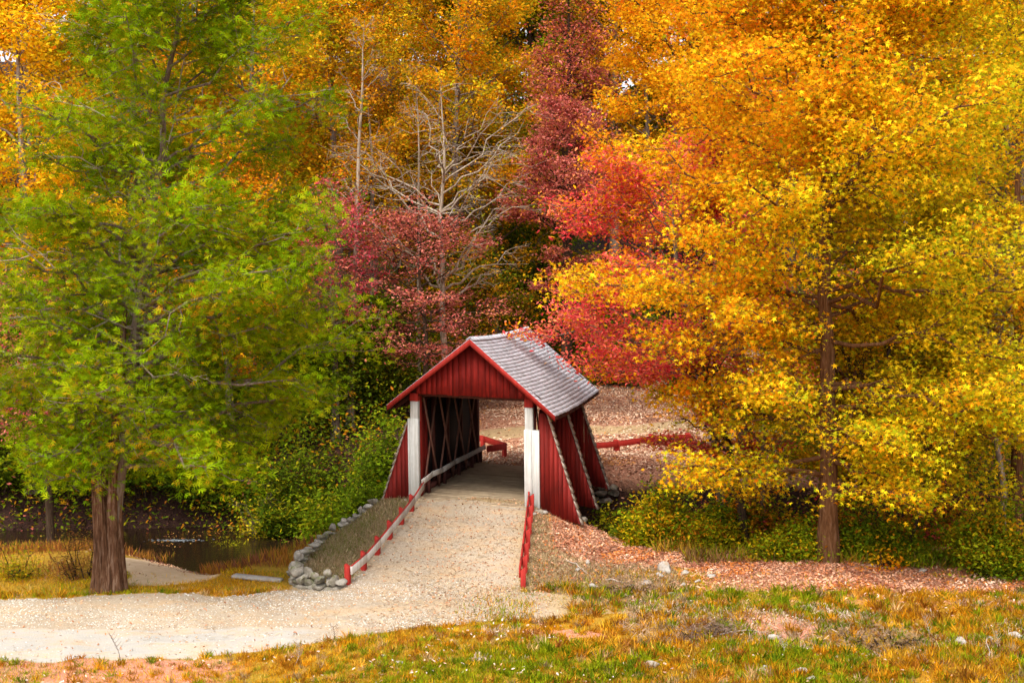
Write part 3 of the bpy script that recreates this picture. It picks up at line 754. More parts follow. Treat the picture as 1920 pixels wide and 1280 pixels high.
    s3 = np.linspace(0, 1, 3); WP = W0[:, :, None] + WL[..., None, None] * s3[None, None, :, None] * WD[:, :, None]
    WP = WP.reshape(-1, 3, 3); WR_ = np.array([.008, .006, .003])[None] * np.ones((len(WP), 1))
    Vt = []; Ft = []; n_ = 0
    for (p, rr, ns) in ((tr[None], rad[None], 12), (LP, LR, 6), (SP, SR, 4), (WP, WR_, 3)):
        v, q = tubes(p, rr, ns); Vt.append(v); Ft.append(q + n_); n_ += len(v)
    VT = np.concatenate(Vt); FT = np.concatenate(Ft)
    out = dict(VT=VT, FT=FT, tips=(LP, SP, WP))
    if leaves:
        wl = np.concatenate([WL.ravel() * .9, SLf * .5]); pr = wl / wl.sum(); pick = r.choice(len(wl), leaves, p=pr)
        nW = len(WP); isw = pick < nW; b = r.random(leaves) * .95 + .08
        pos = np.empty((leaves, 3))
        w_ = WP[pick[isw]]; pos[isw] = w_[:, 0] + (w_[:, 2] - w_[:, 0]) * b[isw][:, None]
        s_ = SP[pick[~isw] - nW]; pos[~isw] = s_[:, 0] + (s_[:, -1] - s_[:, 0]) * b[~isw][:, None]
        pos += r.normal(size=pos.shape) * np.array([sig[0], sig[0], sig[1]])
        sec = np.where(isw, pick // ntw, pick - nW); cr = r.random(n2)[np.clip(sec, 0, n2 - 1)]; cr2 = r.random(nl)[np.clip(sec // nsec, 0, nl - 1)]
        cr = np.where(cr2 > .5, cr, (cr + cr2) * .7 % 1)
        nr = r.normal(size=pos.shape); nr[:, 2] = np.abs(nr[:, 2]) + upb
        sz = size * r.uniform(.5, 1.35, leaves)
        tan = None
        if align:
            tan = np.empty((leaves, 3)); tan[isw] = w_[:, 2] - w_[:, 0]; tan[~isw] = s_[:, -1] - s_[:, 0]; tan /= np.linalg.norm(tan, axis=1, keepdims=True) + 1e-6; tan[:, 2] += .25
        V, Fc, m = scatter(pos, nr, sz, tpl, r, tan)
        c = pal_(r, pos, cr)
        out.update(VL=V, FL=Fc, CL=np.repeat(c, m, 0).clip(0, .95))
    return out

def tree_obj(name, loc, g, barkm, label, cat='tree', group=None, rz=0, scale=1, leafm=LEAF):
    root = empty(name, loc, label, cat, group); root.rotation_euler[2] = rz; root.scale = (scale,) * 3
    link('trunk', mesh_np('trunk', g['VT'], [g['FT']], smooth=True), barkm, root)
    if 'VL' in g: link('crown', mesh_np('crown', g['VL'], [g['FL']], g['CL']), leafm, root)
    return root

# palettes
ORANGE = [(.92, .32, .008), (.94, .44, .010), (.86, .21, .012), (.95, .58, .018)]
YEL = [(.86, .50, .008), (.88, .60, .015), (.64, .54, .010), (.90, .34, .010), (.40, .42, .008)]
GRN = [(.12, .20, .006), (.20, .28, .008), (.30, .34, .01), (.09, .14, .008)]
CED = [(.15, .26, .003), (.22, .34, .004), (.34, .38, .006), (.09, .15, .003), (.50, .27, .012)]
OLIVE = [(.34, .34, .010), (.52, .42, .012), (.70, .36, .012), (.26, .24, .01)]
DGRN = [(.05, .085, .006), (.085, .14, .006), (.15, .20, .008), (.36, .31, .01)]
REDP = [(.78, .075, .085), (.84, .17, .12), (.88, .26, .10), (.66, .045, .07)]
PINK = [(.56, .14, .11), (.66, .22, .17), (.42, .08, .07), (.74, .30, .10)]
MAG = [(.68, .06, .12), (.72, .16, .16), (.52, .06, .08), (.66, .24, .14)]
MAR = [(.46, .08, .07), (.58, .16, .13), (.34, .05, .04), (.60, .22, .06)]
RUST = [(.58, .22, .010), (.70, .34, .012), (.44, .15, .012), (.40, .31, .008)]
def P_(cols, w, **k): return lambda r, p, cr: pal(r, cols, w, len(p), cr, **k)

# riffle and floating leaves
r = np.random.default_rng(3); p0 = atz(330, 1012, -1.7); n_ = 170
pt = np.stack([p0[0] + r.normal(size=n_) * .42, p0[1] + r.normal(size=n_) * .10, np.full(n_, -1.712) + r.random(n_) * .01], -1); nr = r.normal(size=(n_, 3)) * .05; nr[:, 2] = 1
V, Fc, m = scatter(pt, nr, r.uniform(.05, .16, n_), OVAL, r)
tag(link('water_foam', mesh_np('water_foam', V, [Fc]), FOAM), 'thin broken white riffle on the dark stream behind the cedar trunk', 'foam', kind='stuff')
# ---- left cedar
def ced_prof(t): return (np.clip(1.05 - .72 * t ** 1.1, 0, 1)) * (.55 + .45 * sm(t, 0, .12))
g = gen(11, Ht=19, r0=.17, h0=.16, Rc=6.0, prof=ced_prof, lean=(2.4, .2), nl=92, nsec=12, ntw=5, el=(0, 48), curve=.12, droop=.10, leaves=80000, size=.27, tpl=SPRAY, align=1, inner=.12,
        pal_=P_(CED, [3, 4, 3, 1.2, 1.1], cl=.45), sig=(.27, .26), upb=.5, wob=.5, limb_r=.5, secL=.40,
        asym=lambda az, u: 1 + .18 * np.cos(az) * (1 - u))
cb = ground(206, 1108)
cedar = tree_obj('cedar_tree', cb, g, BARK_GREY, 'huge feathery green cedar with a fluted grey brown trunk at the left beside the road', 'tree')
# fluted double trunk
def fluted(seed, pts, rads, nf, amp):
    r = np.random.default_rng(seed); ns = 40; P = curve_pts([(*p, q_) for p, q_ in zip(pts, rads)], 26); V = []
    for i, (x, y, z, rr) in enumerate(P):
        tw = z * .25
        for k_ in range(ns):
            a = 2 * math.pi * k_ / ns; f_ = 1 + amp * math.sin(nf * a + tw * 3 + .6 * math.sin(z)) + amp * .5 * math.sin((nf * 2 + 1) * a - tw * 4 + 1) + .03 * r.normal()
            V.append((x + rr * f_ * math.cos(a), y + rr * f_ * math.sin(a), z))
    ii = np.arange(len(V)).reshape(-1, ns); jj = np.roll(ii, -1, 1); q = np.stack([ii[:-1], jj[:-1], jj[1:], ii[1:]], -1).reshape(-1, 4)
    return np.array(V), q
V, q = fluted(3, [(-.17, 0, -.3), (-.16, 0, .2), (-.15, 0, 1.2), (-.20, 0, 2.2), (-.26, .05, 3.2), (-.62, .1, 4.6), (-1.0, .1, 6.5), (-1.2, 0, 9)], [.36, .27, .225, .20, .17, .13, .09, .03], 6, .19)
V2, q2 = fluted(4, [(.22, -.05, -.3), (.20, -.05, .2), (.17, -.05, 1.2), (.16, 0, 2.2), (.2, 0, 3.4), (.3, 0, 5.2), (.5, 0, 7.5)], [.30, .23, .19, .175, .15, .12, .05], 5, .19)
link('stem', mesh_np('stem', V, [q], smooth=True), BARK_CEDAR, cedar); link('stem', mesh_np('stem', V2, [q2], smooth=True), BARK_CEDAR, cedar)

gd = gen(12, Ht=18, r0=.02, h0=.2, Rc=5.0, lean=(2.4, .2), nl=26, nsec=4, ntw=3, el=(-10, 40), curve=.05, droop=.05, leaves=0, wob=.5, limb_r=1.0)
vv = gd['VT']; od = link('dead_branches', mesh_np('dead_branches', vv, [gd['FT']], smooth=True), BARK_PALE, cedar)
# ---- big sweetgum
def gum_pal(r, p, cr):
    n_ = len(p); c = pal(r, YEL, [3.2, 2.6, 2.6, 1.6, 1.5], n_, cr, cl=.45)
    o = pal(r, ORANGE, [2.5, 3, 1, 2], n_, cr, cl=.4)
    gg = pal(r, [(.40, .42, .010), (.56, .48, .012), (.28, .34, .01), (.80, .48, .015)], [2, 2, 1.2, 2], n_, cr, cl=.4)
    w = np.clip(.32 - p[:, 0] * .12 + (p[:, 2] - 9) * .035 + .3 * sn(p[:, 0], p[:, 2], .8, 77), 0, 1); w2 = np.clip(.48 + p[:, 0] * .07 - (p[:, 2] - 8) * .05 + .3 * sn(p[:, 0], p[:, 2], .9, 78), 0, 1)
    u = r.random(n_); c = np.where((u < w * .8)[:, None], o, c); return np.where((u > 1 - w2 * .7)[:, None], gg, c)
def gum_prof(t): return .62 + .38 * np.sin(np.clip(t * 1.1 + .12, 0, 1) * math.pi)
g = gen(23, Ht=20, r0=.28, h0=.08, Rc=6.8, prof=gum_prof, lean=(-.2, 0), nl=92, nsec=14, ntw=5, el=(-10, 52), curve=.10, droop=.10, leaves=165000, size=.185, tpl=STAR, inner=.06,
        pal_=gum_pal, sig=(.34, .20), upb=.55, wob=.35, limb_r=.36, secL=.38, asym=lambda az, u: 1 + (.06 + .16 * (u < .3)) * np.cos(az))
gp = ground(1552, 1052)
tree_obj('sweetgum_tree', gp, g, BARK_BROWN, 'largest tree at the right, yellow and orange star shaped leaves on a thick brown trunk', 'tree')
# right edge tree
g = gen(29, Ht=19, r0=.24, h0=.22, Rc=5.2, prof=gum_prof, nl=46, nsec=10, ntw=4, el=(0, 50), curve=.1, droop=.04, leaves=56000, size=.19, tpl=STAR,
        pal_=P_([(.62, .50, .012), (.80, .48, .012), (.38, .40, .01), (.85, .33, .012)], [3, 3, 2, 1.2]), sig=(.28, .14), upb=.5, limb_r=.36)
tree_obj('sweetgum_tree', on(17.2, 47), g, BARK_BROWN, 'yellow green tree with a slim dark trunk at the right edge of the picture', 'tree')
g = gen(31, Ht=12, r0=.16, h0=.25, Rc=3.6, lean=(1.2, 0), nl=34, nsec=8, ntw=4, leaves=22000, size=.18, tpl=RHOMB, pal_=P_(OLIVE, [2, 3, 1, 1.5]), sig=(.25, .14), wob=.6)
tree_obj('understory_tree', on(11.6, 46.5), g, BARK_DARK, 'slender dark leaning tree just right of and behind the thick brown trunk', 'tree')
g = gen(33, Ht=11, r0=.12, h0=.2, Rc=3.4, lean=(.6, 0), nl=34, nsec=8, ntw=4, leaves=14000, size=.18, tpl=RHOMB, pal_=P_(RUST + GRN, [1, 1, 1, 1, 1, 1, 1, 1]), sig=(.25, .14), wob=.6)
tree_obj('understory_tree', on(14.3, 48.5), g, BARK_GREY, 'thin twiggy tree between the thick brown trunk and the right edge tree', 'tree')
# red tree beside the bridge
def red_pal(r, p, cr):
    n_ = len(p); c = pal(r, REDP, [3, 2.6, 1.2, 1.4], n_, cr, cl=.5); o = pal(r, ORANGE, [3, 2, 2, 1], n_, cr)
    d = pal(r, PINK + MAR, [2, 2, 2, 1, 2, 2, 1, 1], n_, cr)
    w = np.clip(.16 - .03 * p[:, 0] + .02 * (p[:, 2] - 7) + .35 * sn(p[:, 0], p[:, 2], 1.2, 5), 0, 1); w2 = np.clip(.7 - .14 * p[:, 2], 0, .8)
    u = r.random(n_); c = np.where((u < w * .7)[:, None], o, c); return np.where((r.random(n_) < w2)[:, None], d, c)
g = gen(37, Ht=14.2, r0=.17, h0=.30, Rc=4.3, lean=(-2.2, 0), nl=46, nsec=10, ntw=5, el=(0, 50), curve=.02, droop=.10, leaves=40000, size=.15, tpl=OVAL, pal_=red_pal, sig=(.30, .13), upb=.9, wob=.5,
        prof=lambda t: .55 + .5 * np.sin(np.clip(t * .95 + .12, 0, 1) * math.pi), asym=lambda az, u: (1 + .35 * np.cos(az - math.pi) * (1 - .5 * u)) * np.where((u < .22) & (np.cos(az) < .3), .4, 1))
tree_obj('maple_tree', on(7.3, 46.3), g, BARK_GREY, 'crimson and pink leaved maple reaching over the right corner of the bridge roof', 'tree')

def bare(seed, px, Y, Ht, r0, lean, lab, mat=BARK_DARK, rc=1.6, n=900, h0=.35):
    g = gen(seed, Ht=Ht, r0=r0, h0=h0, Rc=rc, lean=lean, nl=20, nsec=6, ntw=4, el=(15, 60), leaves=n, size=.15, tpl=RHOMB, pal_=P_(RUST + YEL[:2], [1] * 6), wob=.5, limb_r=.45)
    return tree_obj('young_tree', on((px - 960) / F * Y, Y), g, mat, lab)
bare(400, 1402, 43.0, 7, .15, (-.9, 0), 'dark leaning bare trunk rising from the bush at the foot of the leafy bank')
bare(401, 1432, 44.0, 7.5, .08, (.3, 0), 'thin straight grey stem right of the dark leaning bare trunk', BARK_GREY)
bare(402, 1688, 41.8, 6, .06, (-.3, 0), 'slender dark stem with twigs between the low green bush and the right edge bushes', rc=2.2)
bare(403, 1706, 41.0, 4.5, .05, (1.2, 0), 'small forked twiggy sapling above the pinkish gap', rc=2.4, h0=.15)
bare(404, 1620, 43.2, 8, .10, (.7, 0), 'crooked dark stem right of the thick brown trunk')
bare(405, 1885, 43.5, 8, .11, (.2, 0), 'upright grey brown stem behind the dense bush at the right edge', BARK_GREY)
# ---- middle distance trees behind the bridge
def place(px, Y): X = (px - 960) / F * Y; return on(X, Y)
def ztop(py, Y): return atY(960, py, Y)[2]
def mid(seed, px, Y, ytop, wpx, frac, pal_, label, n=22000, size=.18, barkm=BARK_GREY, name='tree', **k):
    b_ = place(px, Y); Ht = ztop(ytop, Y) - b_[2]; Rc = wpx / 2 / (F / Y)
    kw = dict(nl=44, nsec=9, ntw=4, sig=(.38, .24)); kw.update(k)
    g = gen(seed, Ht=Ht, r0=k.get('r0', .012 * Ht + .04), h0=frac, Rc=Rc, leaves=n, size=size, pal_=pal_, **{a: c_ for a, c_ in kw.items() if a != 'r0'})
    return tree_obj(name, b_, g, barkm, label)
mid(41, 800, 61, 425, 330, .30, P_(PINK, [3, 3, 2, 1.2]), 'dusty pink leaved small tree right behind the left side of the bridge roof', 11500, .15, BARK_DARK, 'dogwood_tree', tpl=OVAL, sig=(.28, .08), el=(0, 35), upb=1.2)
mid(42, 628, 60, 345, 190, .34, P_(MAG, [3, 3, 1.5, 1.5]), 'magenta leaved small tree between the green cedar and the pale trunk', 7000, .15, BARK_GREY, 'dogwood_tree', tpl=OVAL, sig=(.24, .08), el=(0, 40), upb=1.1)
mid(43, 835, 63, 165, 400, .34, P_(OLIVE + RUST, [1] * 8), 'pale grey almost bare tree with wide spreading twigs above the bridge', 1600, .15, BARK_PALE, 'bare_tree', nl=26, nsec=9, ntw=5, el=(25, 55), secL=.55, wob=.5, r0=.17, limb_r=.6)
mid(44, 655, 62, 40, 170, .35, P_(RUST, [1, 1, 1, 1]), 'tall slim white barked tree with a bare straight trunk above the magenta tree', 1500, .15, BARK_PALE, 'birch_tree', nl=22, nsec=6, ntw=4, el=(25, 55), r0=.16, lean=(.5, 0), limb_r=.35, wob=.2)
mid(45, 785, 69, 130, 150, .4, P_(RUST, [1, 1, 1, 1]), 'thin pale trunk with short bare twigs behind the pale bare spreading tree', 1500, .15, BARK_PALE, 'birch_tree', nl=22, nsec=6, ntw=3, el=(25, 60), r0=.11)
mid(46, 702, 67, 190, 170, .45, P_(RUST, [1, 1, 1, 1]), 'grey trunked tree with brown leaves just right of the tall white barked tree', 6000, .16, BARK_GREY, nl=24, nsec=6, r0=.24)
mid(47, 640, 71, -90, 400, .42, P_(OLIVE + ORANGE, [3, 4, 3, 1, 1, 1.5, .5, 1.5]), 'olive and orange crowned oak at the top left of centre', 40000, .2, name='oak_tree')
mid(48, 850, 74, -70, 420, .45, P_(ORANGE + OLIVE, [2, 2, .7, 1, 1.5, 2, 3, 1]), 'orange and yellow green crowned oak above the bare spreading tree', 42000, .2, name='oak_tree')
mid(49, 1000, 88, -130, 300, .35, P_(GRN + DGRN[:2], [2, 2, 1, 2, 1, 1]), 'dark green pine at the top centre left of the maroon tree', 30000, .22, BARK_DARK, name='pine_tree', tpl=SPRAY)
mid(50, 1062, 72, -60, 190, .40, P_(MAR + PINK[:2] + RUST, [3, 3, 1, 1, 2, 1, 1, 1, 1, .5]), 'tall narrow maroon leaved tree at the top centre', 15000, .18, BARK_DARK, name='maple_tree', tpl=OVAL)
mid(51, 1060, 66, 210, 230, .40, P_(PINK + MAR, [3, 2, 2, 1, 1, 2, 1, 1]), 'dusky red tree below the tall maroon one, left of the crimson maple', 20000, .16, BARK_DARK, name='maple_tree', tpl=OVAL, sig=(.3, .1))
mid(52, 1400, 57, -140, 440, .42, P_(ORANGE + YEL[:2], [3, 3, 1, 2, 2, 1]), 'bright orange tree at the top, left of the biggest yellow crown', 46000, .18, BARK_DARK, lean=(-2.8, 0), name='maple_tree', tpl=STAR)
mid(53, 1340, 58, 190, 260, .35, P_(REDP + MAG[:2], [3, 2, 1, 3, 1, 1]), 'deep red tree glimpsed through the yellow crown', 24000, .17, name='maple_tree', tpl=OVAL)
mid(54, 1480, 66, -150, 420, .35, P_(ORANGE + YEL, [1, 2, .6, 1, 1, 1, 1, 1, .5]), 'orange yellow tree behind the middle of the biggest yellow crown', 30000, .21, name='oak_tree')
mid(55, 1700, 64, -120, 420, .3, P_(YEL + RUST, [2, 1, 2, 2, 1, 1, 1, 1, 1]), 'ochre tree behind the right part of the biggest yellow crown', 32000, .21, name='oak_tree')
mid(56, 1900, 62, -100, 400, .3, P_(YEL + OLIVE, [1, 1, 2, 1, 1, 1, 1, 1, 1]), 'ochre green tree behind the tree at the right edge', 30000, .21, name='oak_tree')
mid(57, 1650, 55, 560, 330, .2, P_(RUST + REDP[:2], [2, 2, 1, 1, 1, 1]), 'low rust and red tree behind the thick brown trunk', 20000, .17, name='understory_tree')
# left background, seen through the cedar
mid(58, 60, 56, -60, 420, .3, P_(ORANGE + YEL, [1, 2, .3, 2, 2, 2, 1, 1, .5]), 'golden orange tree behind the cedar at the left edge', 34000, .2, name='maple_tree')
mid(59, 250, 62, -120, 420, .35, P_(OLIVE + ORANGE, [3, 4, 2, 1, 1, 1, .5, 1]), 'olive and orange tree behind the top of the cedar', 32000, .2, name='oak_tree')
mid(60, 470, 65, -60, 340, .35, P_(ORANGE + OLIVE, [1.5, 2, .5, 2, 2, 3, 2, 1]), 'yellow olive and orange tree just right of the cedar top', 30000, .2, name='maple_tree')
mid(61, 430, 57, 300, 300, .3, P_(ORANGE + RUST, [2, 1, 2, 1, 1, 1, 1, 1]), 'burnt orange small tree seen through the cedar branches', 18000, .17, name='maple_tree')
mid(62, 90, 48, 560, 260, .4, P_(MAG + PINK, [2, 2, 1, 1, 1, 1, 1, 1]), 'small magenta tree glimpsed through the cedar at the far left', 6000, .14, BARK_DARK, name='dogwood_tree', tpl=OVAL)
mid(63, 530, 74, 240, 300, .3, P_(RUST + OLIVE, [2, 2, 1, 1, 1, 1, 1, 1]), 'rust brown tree behind the gap between the cedar and the magenta tree', 26000, .2, name='oak_tree')
mid(64, 740, 78, 250, 340, .2, P_(RUST + OLIVE, [2, 2, 2, 1, 1, 1, 1, 2]), 'rust and olive tree behind the slim white barked trunks', 30000, .2, name='oak_tree')
mid(65, 930, 80, 270, 320, .2, P_(RUST + DGRN, [2, 2, 1, 2, 1, 1, 1, 1]), 'rust and dark green tree behind the bare spreading tree', 28000, .2, name='oak_tree')
mid(66, 1010, 83, 420, 260, .12, P_(DGRN + GRN, [2, 2, 2, 1, 1, 1, 0.5, 1]), 'dark green tree right behind the peak of the bridge roof', 26000, .2, BARK_DARK, name='understory_tree')
mid(67, 700, 64, 600, 240, .12, P_(DGRN + GRN[:2], [3, 3, 2, 1, 1, 1]), 'dark green small tree just left of the bridge', 20000, .17, BARK_DARK, name='understory_tree')
mid(68, 560, 60, 640, 260, .12, P_(DGRN, [3, 3, 2, 1]), 'dark green tree behind the lower right cedar branches', 18000, .17, BARK_DARK, name='understory_tree')
mid(69, 330, 58, 690, 300, .15, P_(DGRN, [3, 3, 2, .6]), 'dark green tree with a leaning trunk across the stream', 20000, .17, BARK_DARK, name='understory_tree', lean=(.5, 0))
mid(70, 60, 57, 620, 360, .12, P_(DGRN + GRN, [3, 2, 2, .5, 1, 1, .4, 1]), 'dark green tree across the stream at the left edge', 22000, .17, BARK_DARK, name='understory_tree')
mid(71, 850, 70, 480, 260, .12, P_(DGRN + RUST, [3, 2, 2, 1, 1, 1, 1, 1]), 'olive small tree above the left slope of the bridge roof', 22000, .18, BARK_DARK, name='understory_tree')
mid(72, 1150, 86, 560, 240, .1, P_(DGRN + GRN, [2, 2, 2, 1, 1, 1, .5, 1]), 'dark green tree at the back of the leaf covered clearing', 20000, .2, BARK_DARK, name='understory_tree')

mid(80, 880, 86, -220, 420, .3, P_(OLIVE + ORANGE, [2, 3, 2, 1, 2, 2, .5, 1]), 'golden green tree on the hillside filling the gap behind the bare spreading tree top', 34000, .26, name='oak_tree')
mid(81, 40, 72, -200, 460, .3, P_(ORANGE + OLIVE, [2, 2, 1, 2, 1, 1, 1, 1]), 'tall golden tree on the hillside at the top left corner', 34000, .24, name='oak_tree')
mid(82, 1150, 90, -240, 380, .3, P_(ORANGE + RUST, [2, 3, 1, 2, 1, 1, 1, 1]), 'orange tree on the hillside just right of the maroon tree', 32000, .26, name='oak_tree')
mid(83, 740, 90, -240, 420, .3, P_(OLIVE + ORANGE, [3, 3, 2, 1, 1, 1, .5, 1]), 'yellow green tree on the hillside between the two pale slim trunks', 32000, .26, name='oak_tree')
mid(84, 1010, 92, -100, 330, .25, P_(GRN + OLIVE, [2, 2, 2, 1, 1, 1, 1, 1]), 'green tree on the hillside directly left of the maroon tree', 28000, .26, BARK_DARK, name='oak_tree')
# ---- distant wood, one mass
VT, FT, VL, FL, CL = [], [], [], [], []; a = b_ = 0
r = np.random.default_rng(99)
prot = [gen(200 + i, Ht=30, r0=.25, h0=.12, Rc=5.2, nl=26, nsec=7, ntw=3, leaves=12000, size=.42, tpl=RHOMB, sig=(.5, .3),
            pal_=P_(c_, w_)) for i, (c_, w_) in enumerate([(ORANGE + RUST, [2, 1, 1, 1, 2, 2, 1, 1]), (OLIVE + RUST, [2, 2, 1, 2, 1, 1, 1, 1]), (RUST + DGRN, [2, 2, 1, 1, 1, 1, 1, 1]), (YEL + OLIVE, [1, 1, 1, 1, 1, 1, 1, 1, 1]), (PINK + RUST, [1] * 8)])]
for row, (Y, st) in enumerate([(93, 7), (104, 8), (118, 9)]):
    for X in np.arange(-Y * .42, Y * .42, st):
        g = prot[r.integers(0, 5)]; x, y = X + r.uniform(-2, 2), Y + r.uniform(-3, 3); s = r.uniform(.9, 1.25); an = r.uniform(0, 6.28)
        M = np.array([[math.cos(an), -math.sin(an), 0], [math.sin(an), math.cos(an), 0], [0, 0, 1]]).T * s; o_ = on(x, y)
        VT.append(g['VT'] @ M + o_); FT.append(g['FT'] + a); a += len(g['VT']); VL.append(g['VL'] @ M + o_); FL.append(g['FL'] + b_); b_ += len(g['VL']); CL.append(g['CL'])
VLa = np.concatenate(VL); nV = len(VLa); VTa = np.concatenate(VT)
me = mesh_np('forest', np.concatenate([VLa, VTa]), [np.concatenate(FL), np.concatenate(FT) + nV], np.concatenate([np.concatenate(CL), np.full((len(VTa), 3), .1)]))
me.materials.append(LEAF); me.materials.append(BARK_GREY)
mi = np.zeros(len(me.polygons), np.int32); mi[sum(len(f) for f in FL):] = 1; me.polygons.foreach_set('material_index', mi)
tag(link('forest', me), 'distant autumn wood on the hillside behind everything', 'forest', kind='stuff')

# ------------------------------------------------------------------ shrubs
def shrub(seed, px, py, w, h, pal_, label, n=9000, size=.13, tpl=RHOMB, loc=None, name='shrub', depth=.8, cat='shrub', barkm=BARK_DARK, sig=.27):
    r = np.random.default_rng(seed); p = ground(px, py) if loc is None else np.array(loc); sc_ = F / p[1]; W2, Hh = w / 2 / sc_, h / sc_
    ns = max(10, int(W2 * 16)); az = r.uniform(0, 6.28, ns); rr = np.sqrt(r.random(ns)) * W2 * .95
    tip = np.stack([rr * np.cos(az), rr * np.sin(az) * depth, Hh * np.sqrt(np.clip(1.02 - (rr / W2) ** 2, .04, 1)) * r.uniform(.25, 1.3, ns)], -1)
    base = tip * np.array([.35, .35, 0]); s = np.linspace(0, 1, 5)
    SPn = base[:, None] + (tip - base)[:, None] * s[None, :, None] + r.normal(size=(ns, 5, 3)) * .05; SPn[:, 0, 2] = -.1
    v1, q1 = tubes(SPn, np.full((ns, 1), .022) * (1.15 - s[None]), 5)
    nt_ = 7; f_ = .25 + .75 * r.random((ns, nt_)); i0 = np.clip((f_ * 4).astype(int), 0, 3); g_ = (f_ * 4 - i0)[..., None]; ar = np.arange(ns)[:, None]
    W0 = SPn[ar, i0] * (1 - g_) + SPn[ar, i0 + 1] * g_; L = .28 * math.sqrt(W2 * Hh) * r.uniform(.5, 1.3, (ns, nt_)); D = dirv(r.uniform(0, 6.28, (ns, nt_)), r.uniform(-.3, .8, (ns, nt_)))
    s3 = np.linspace(0, 1, 3); WPn = (W0[:, :, None] + L[..., None, None] * s3[None, None, :, None] * D[:, :, None]).reshape(-1, 3, 3)
    v2, q2 = tubes(WPn, np.array([[.009, .007, .004]]) * np.ones((len(WPn), 1)), 3)
    root = empty(name, p, label, cat)
    link('stems', mesh_np('stems', np.concatenate([v1, v2]), [np.concatenate([q1, q2 + len(v1)])], smooth=True), barkm, root)
    pk = r.integers(0, len(WPn), n); b = r.random(n)[:, None] * 1.05; pos = WPn[pk, 0] * (1 - b) + WPn[pk, 2] * b + r.normal(size=(n, 3)) * sig * np.array([1, 1, .6]); pos[:, 2] = np.maximum(pos[:, 2], .03)
    nr = r.normal(size=pos.shape); nr[:, 2] = np.abs(nr[:, 2]) + .7
    V, Fc, m = scatter(pos, nr, size * r.uniform(.45, 1.5, n), tpl, r); cr = r.random(ns)[pk // nt_]
    link('foliage', mesh_np('foliage', V, [Fc], np.repeat(pal_(r, pos, cr), m, 0).clip(0, .95)), LEAF, root)
    return root
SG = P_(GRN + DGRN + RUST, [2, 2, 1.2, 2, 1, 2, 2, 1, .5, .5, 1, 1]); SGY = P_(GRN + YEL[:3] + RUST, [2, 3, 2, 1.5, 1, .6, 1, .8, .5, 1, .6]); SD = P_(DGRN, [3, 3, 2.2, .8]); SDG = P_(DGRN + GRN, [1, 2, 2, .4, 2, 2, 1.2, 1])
SR = P_(RUST + GRN + REDP[:1], [2, 2, 1, 1, 1, 1, 1, 1, 1])
def Lc(px, Y): return place(px, Y)
shrub(301, 0, 0, 190, 190, SDG, 'bright green rounded bush just left of the red left wing of the bridge', 16000, .14, loc=Lc(645, 50.5), tpl=OVAL)
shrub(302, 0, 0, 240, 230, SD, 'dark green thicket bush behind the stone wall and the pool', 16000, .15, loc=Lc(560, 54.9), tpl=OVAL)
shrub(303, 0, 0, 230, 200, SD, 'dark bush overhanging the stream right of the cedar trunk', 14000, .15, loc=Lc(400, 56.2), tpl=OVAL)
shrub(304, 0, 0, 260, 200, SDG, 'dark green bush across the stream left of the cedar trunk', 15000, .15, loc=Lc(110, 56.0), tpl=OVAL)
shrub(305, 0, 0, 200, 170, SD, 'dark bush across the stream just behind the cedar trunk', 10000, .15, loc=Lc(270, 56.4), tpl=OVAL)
shrub(306, 0, 0, 130, 200, SDG, 'green bush in front of the dark thicket beside the bridge wing', 9000, .15, loc=Lc(705, 53.2), tpl=OVAL)
shrub(307, 0, 0, 130, 130, P_([(.45, .40, .012), (.30, .34, .01), (.6, .42, .02)], [1, 1, 1]), 'airy yellow green sapling drooping over the pool', 1500, .13, loc=Lc(492, 54.2), name='sapling', cat='sapling', barkm=BARK_GREY)
shrub(330, 0, 0, 200, 170, SD, 'dark bush on the far stream bank at the left edge', 9000, .15, loc=Lc(0, 56), tpl=OVAL)
shrub(308, 432, 1047, 50, 34, P_([(.50, .46, .012), (.38, .40, .01)], [1, 1]), 'small round yellow green bush on the brown stream edge', 1300, .09, tpl=SPRAY)
shrub(309, 0, 0, 210, 160, SG, 'green bush right of the bridge, on the bank below the guard rail', 16000, .13, loc=Lc(1215, 46.5))
shrub(310, 0, 0, 160, 110, SGY, 'yellow green bush at the bottom of the bank beside the leafy slope', 11000, .12, loc=Lc(1245, 43.6))
shrub(311, 0, 0, 170, 75, SGY, 'yellow flecked bush between the leafy bank and the dark twisted trunk', 13000, .13, loc=Lc(1340, 43.2))
shrub(312, 0, 0, 170, 85, SR, 'rust and green bush under the dark twisted trunk', 11000, .12, loc=Lc(1440, 43.8))
shrub(313, 0, 0, 180, 100, SG, 'low green bush right of the thick brown trunk', 10000, .12, loc=Lc(1640, 41.2))
shrub(314, 0, 0, 170, 150, SR, 'brownish twiggy bush behind the thick brown trunk', 8000, .12, loc=Lc(1570, 46))
shrub(315, 0, 0, 190, 120, SG, 'dense green bush at the right edge on the edge of the fallen leaves', 13000, .12, loc=Lc(1850, 39.4))
shrub(316, 0, 0, 60, 26, SG, 'tiny green bush left of the pinkish gap at the right', 1200, .1, loc=Lc(1700, 40.3))
shrub(317, 0, 0, 190, 150, SR, 'twiggy brown and green bush behind the dense green one at the right edge', 7000, .12, loc=Lc(1780, 45))
shrub(318, 0, 0, 40, 32, P_(ORANGE, [1, 1, 1, 1]), 'little orange leaved seedling at the foot of the low green bush', 260, .12, loc=Lc(1662, 39.8), name='seedling', cat='seedling')
shrub(319, 0, 0, 150, 110, SDG, 'dark green bush at the back edge of the clearing right of the bridge', 9000, .17, loc=Lc(1150, 81))
shrub(320, 0, 0, 170, 110, P_(MAR + DGRN, [1] * 8), 'maroon and green bush at the back edge of the clearing under the crimson maple', 9000, .17, loc=Lc(1290, 78))
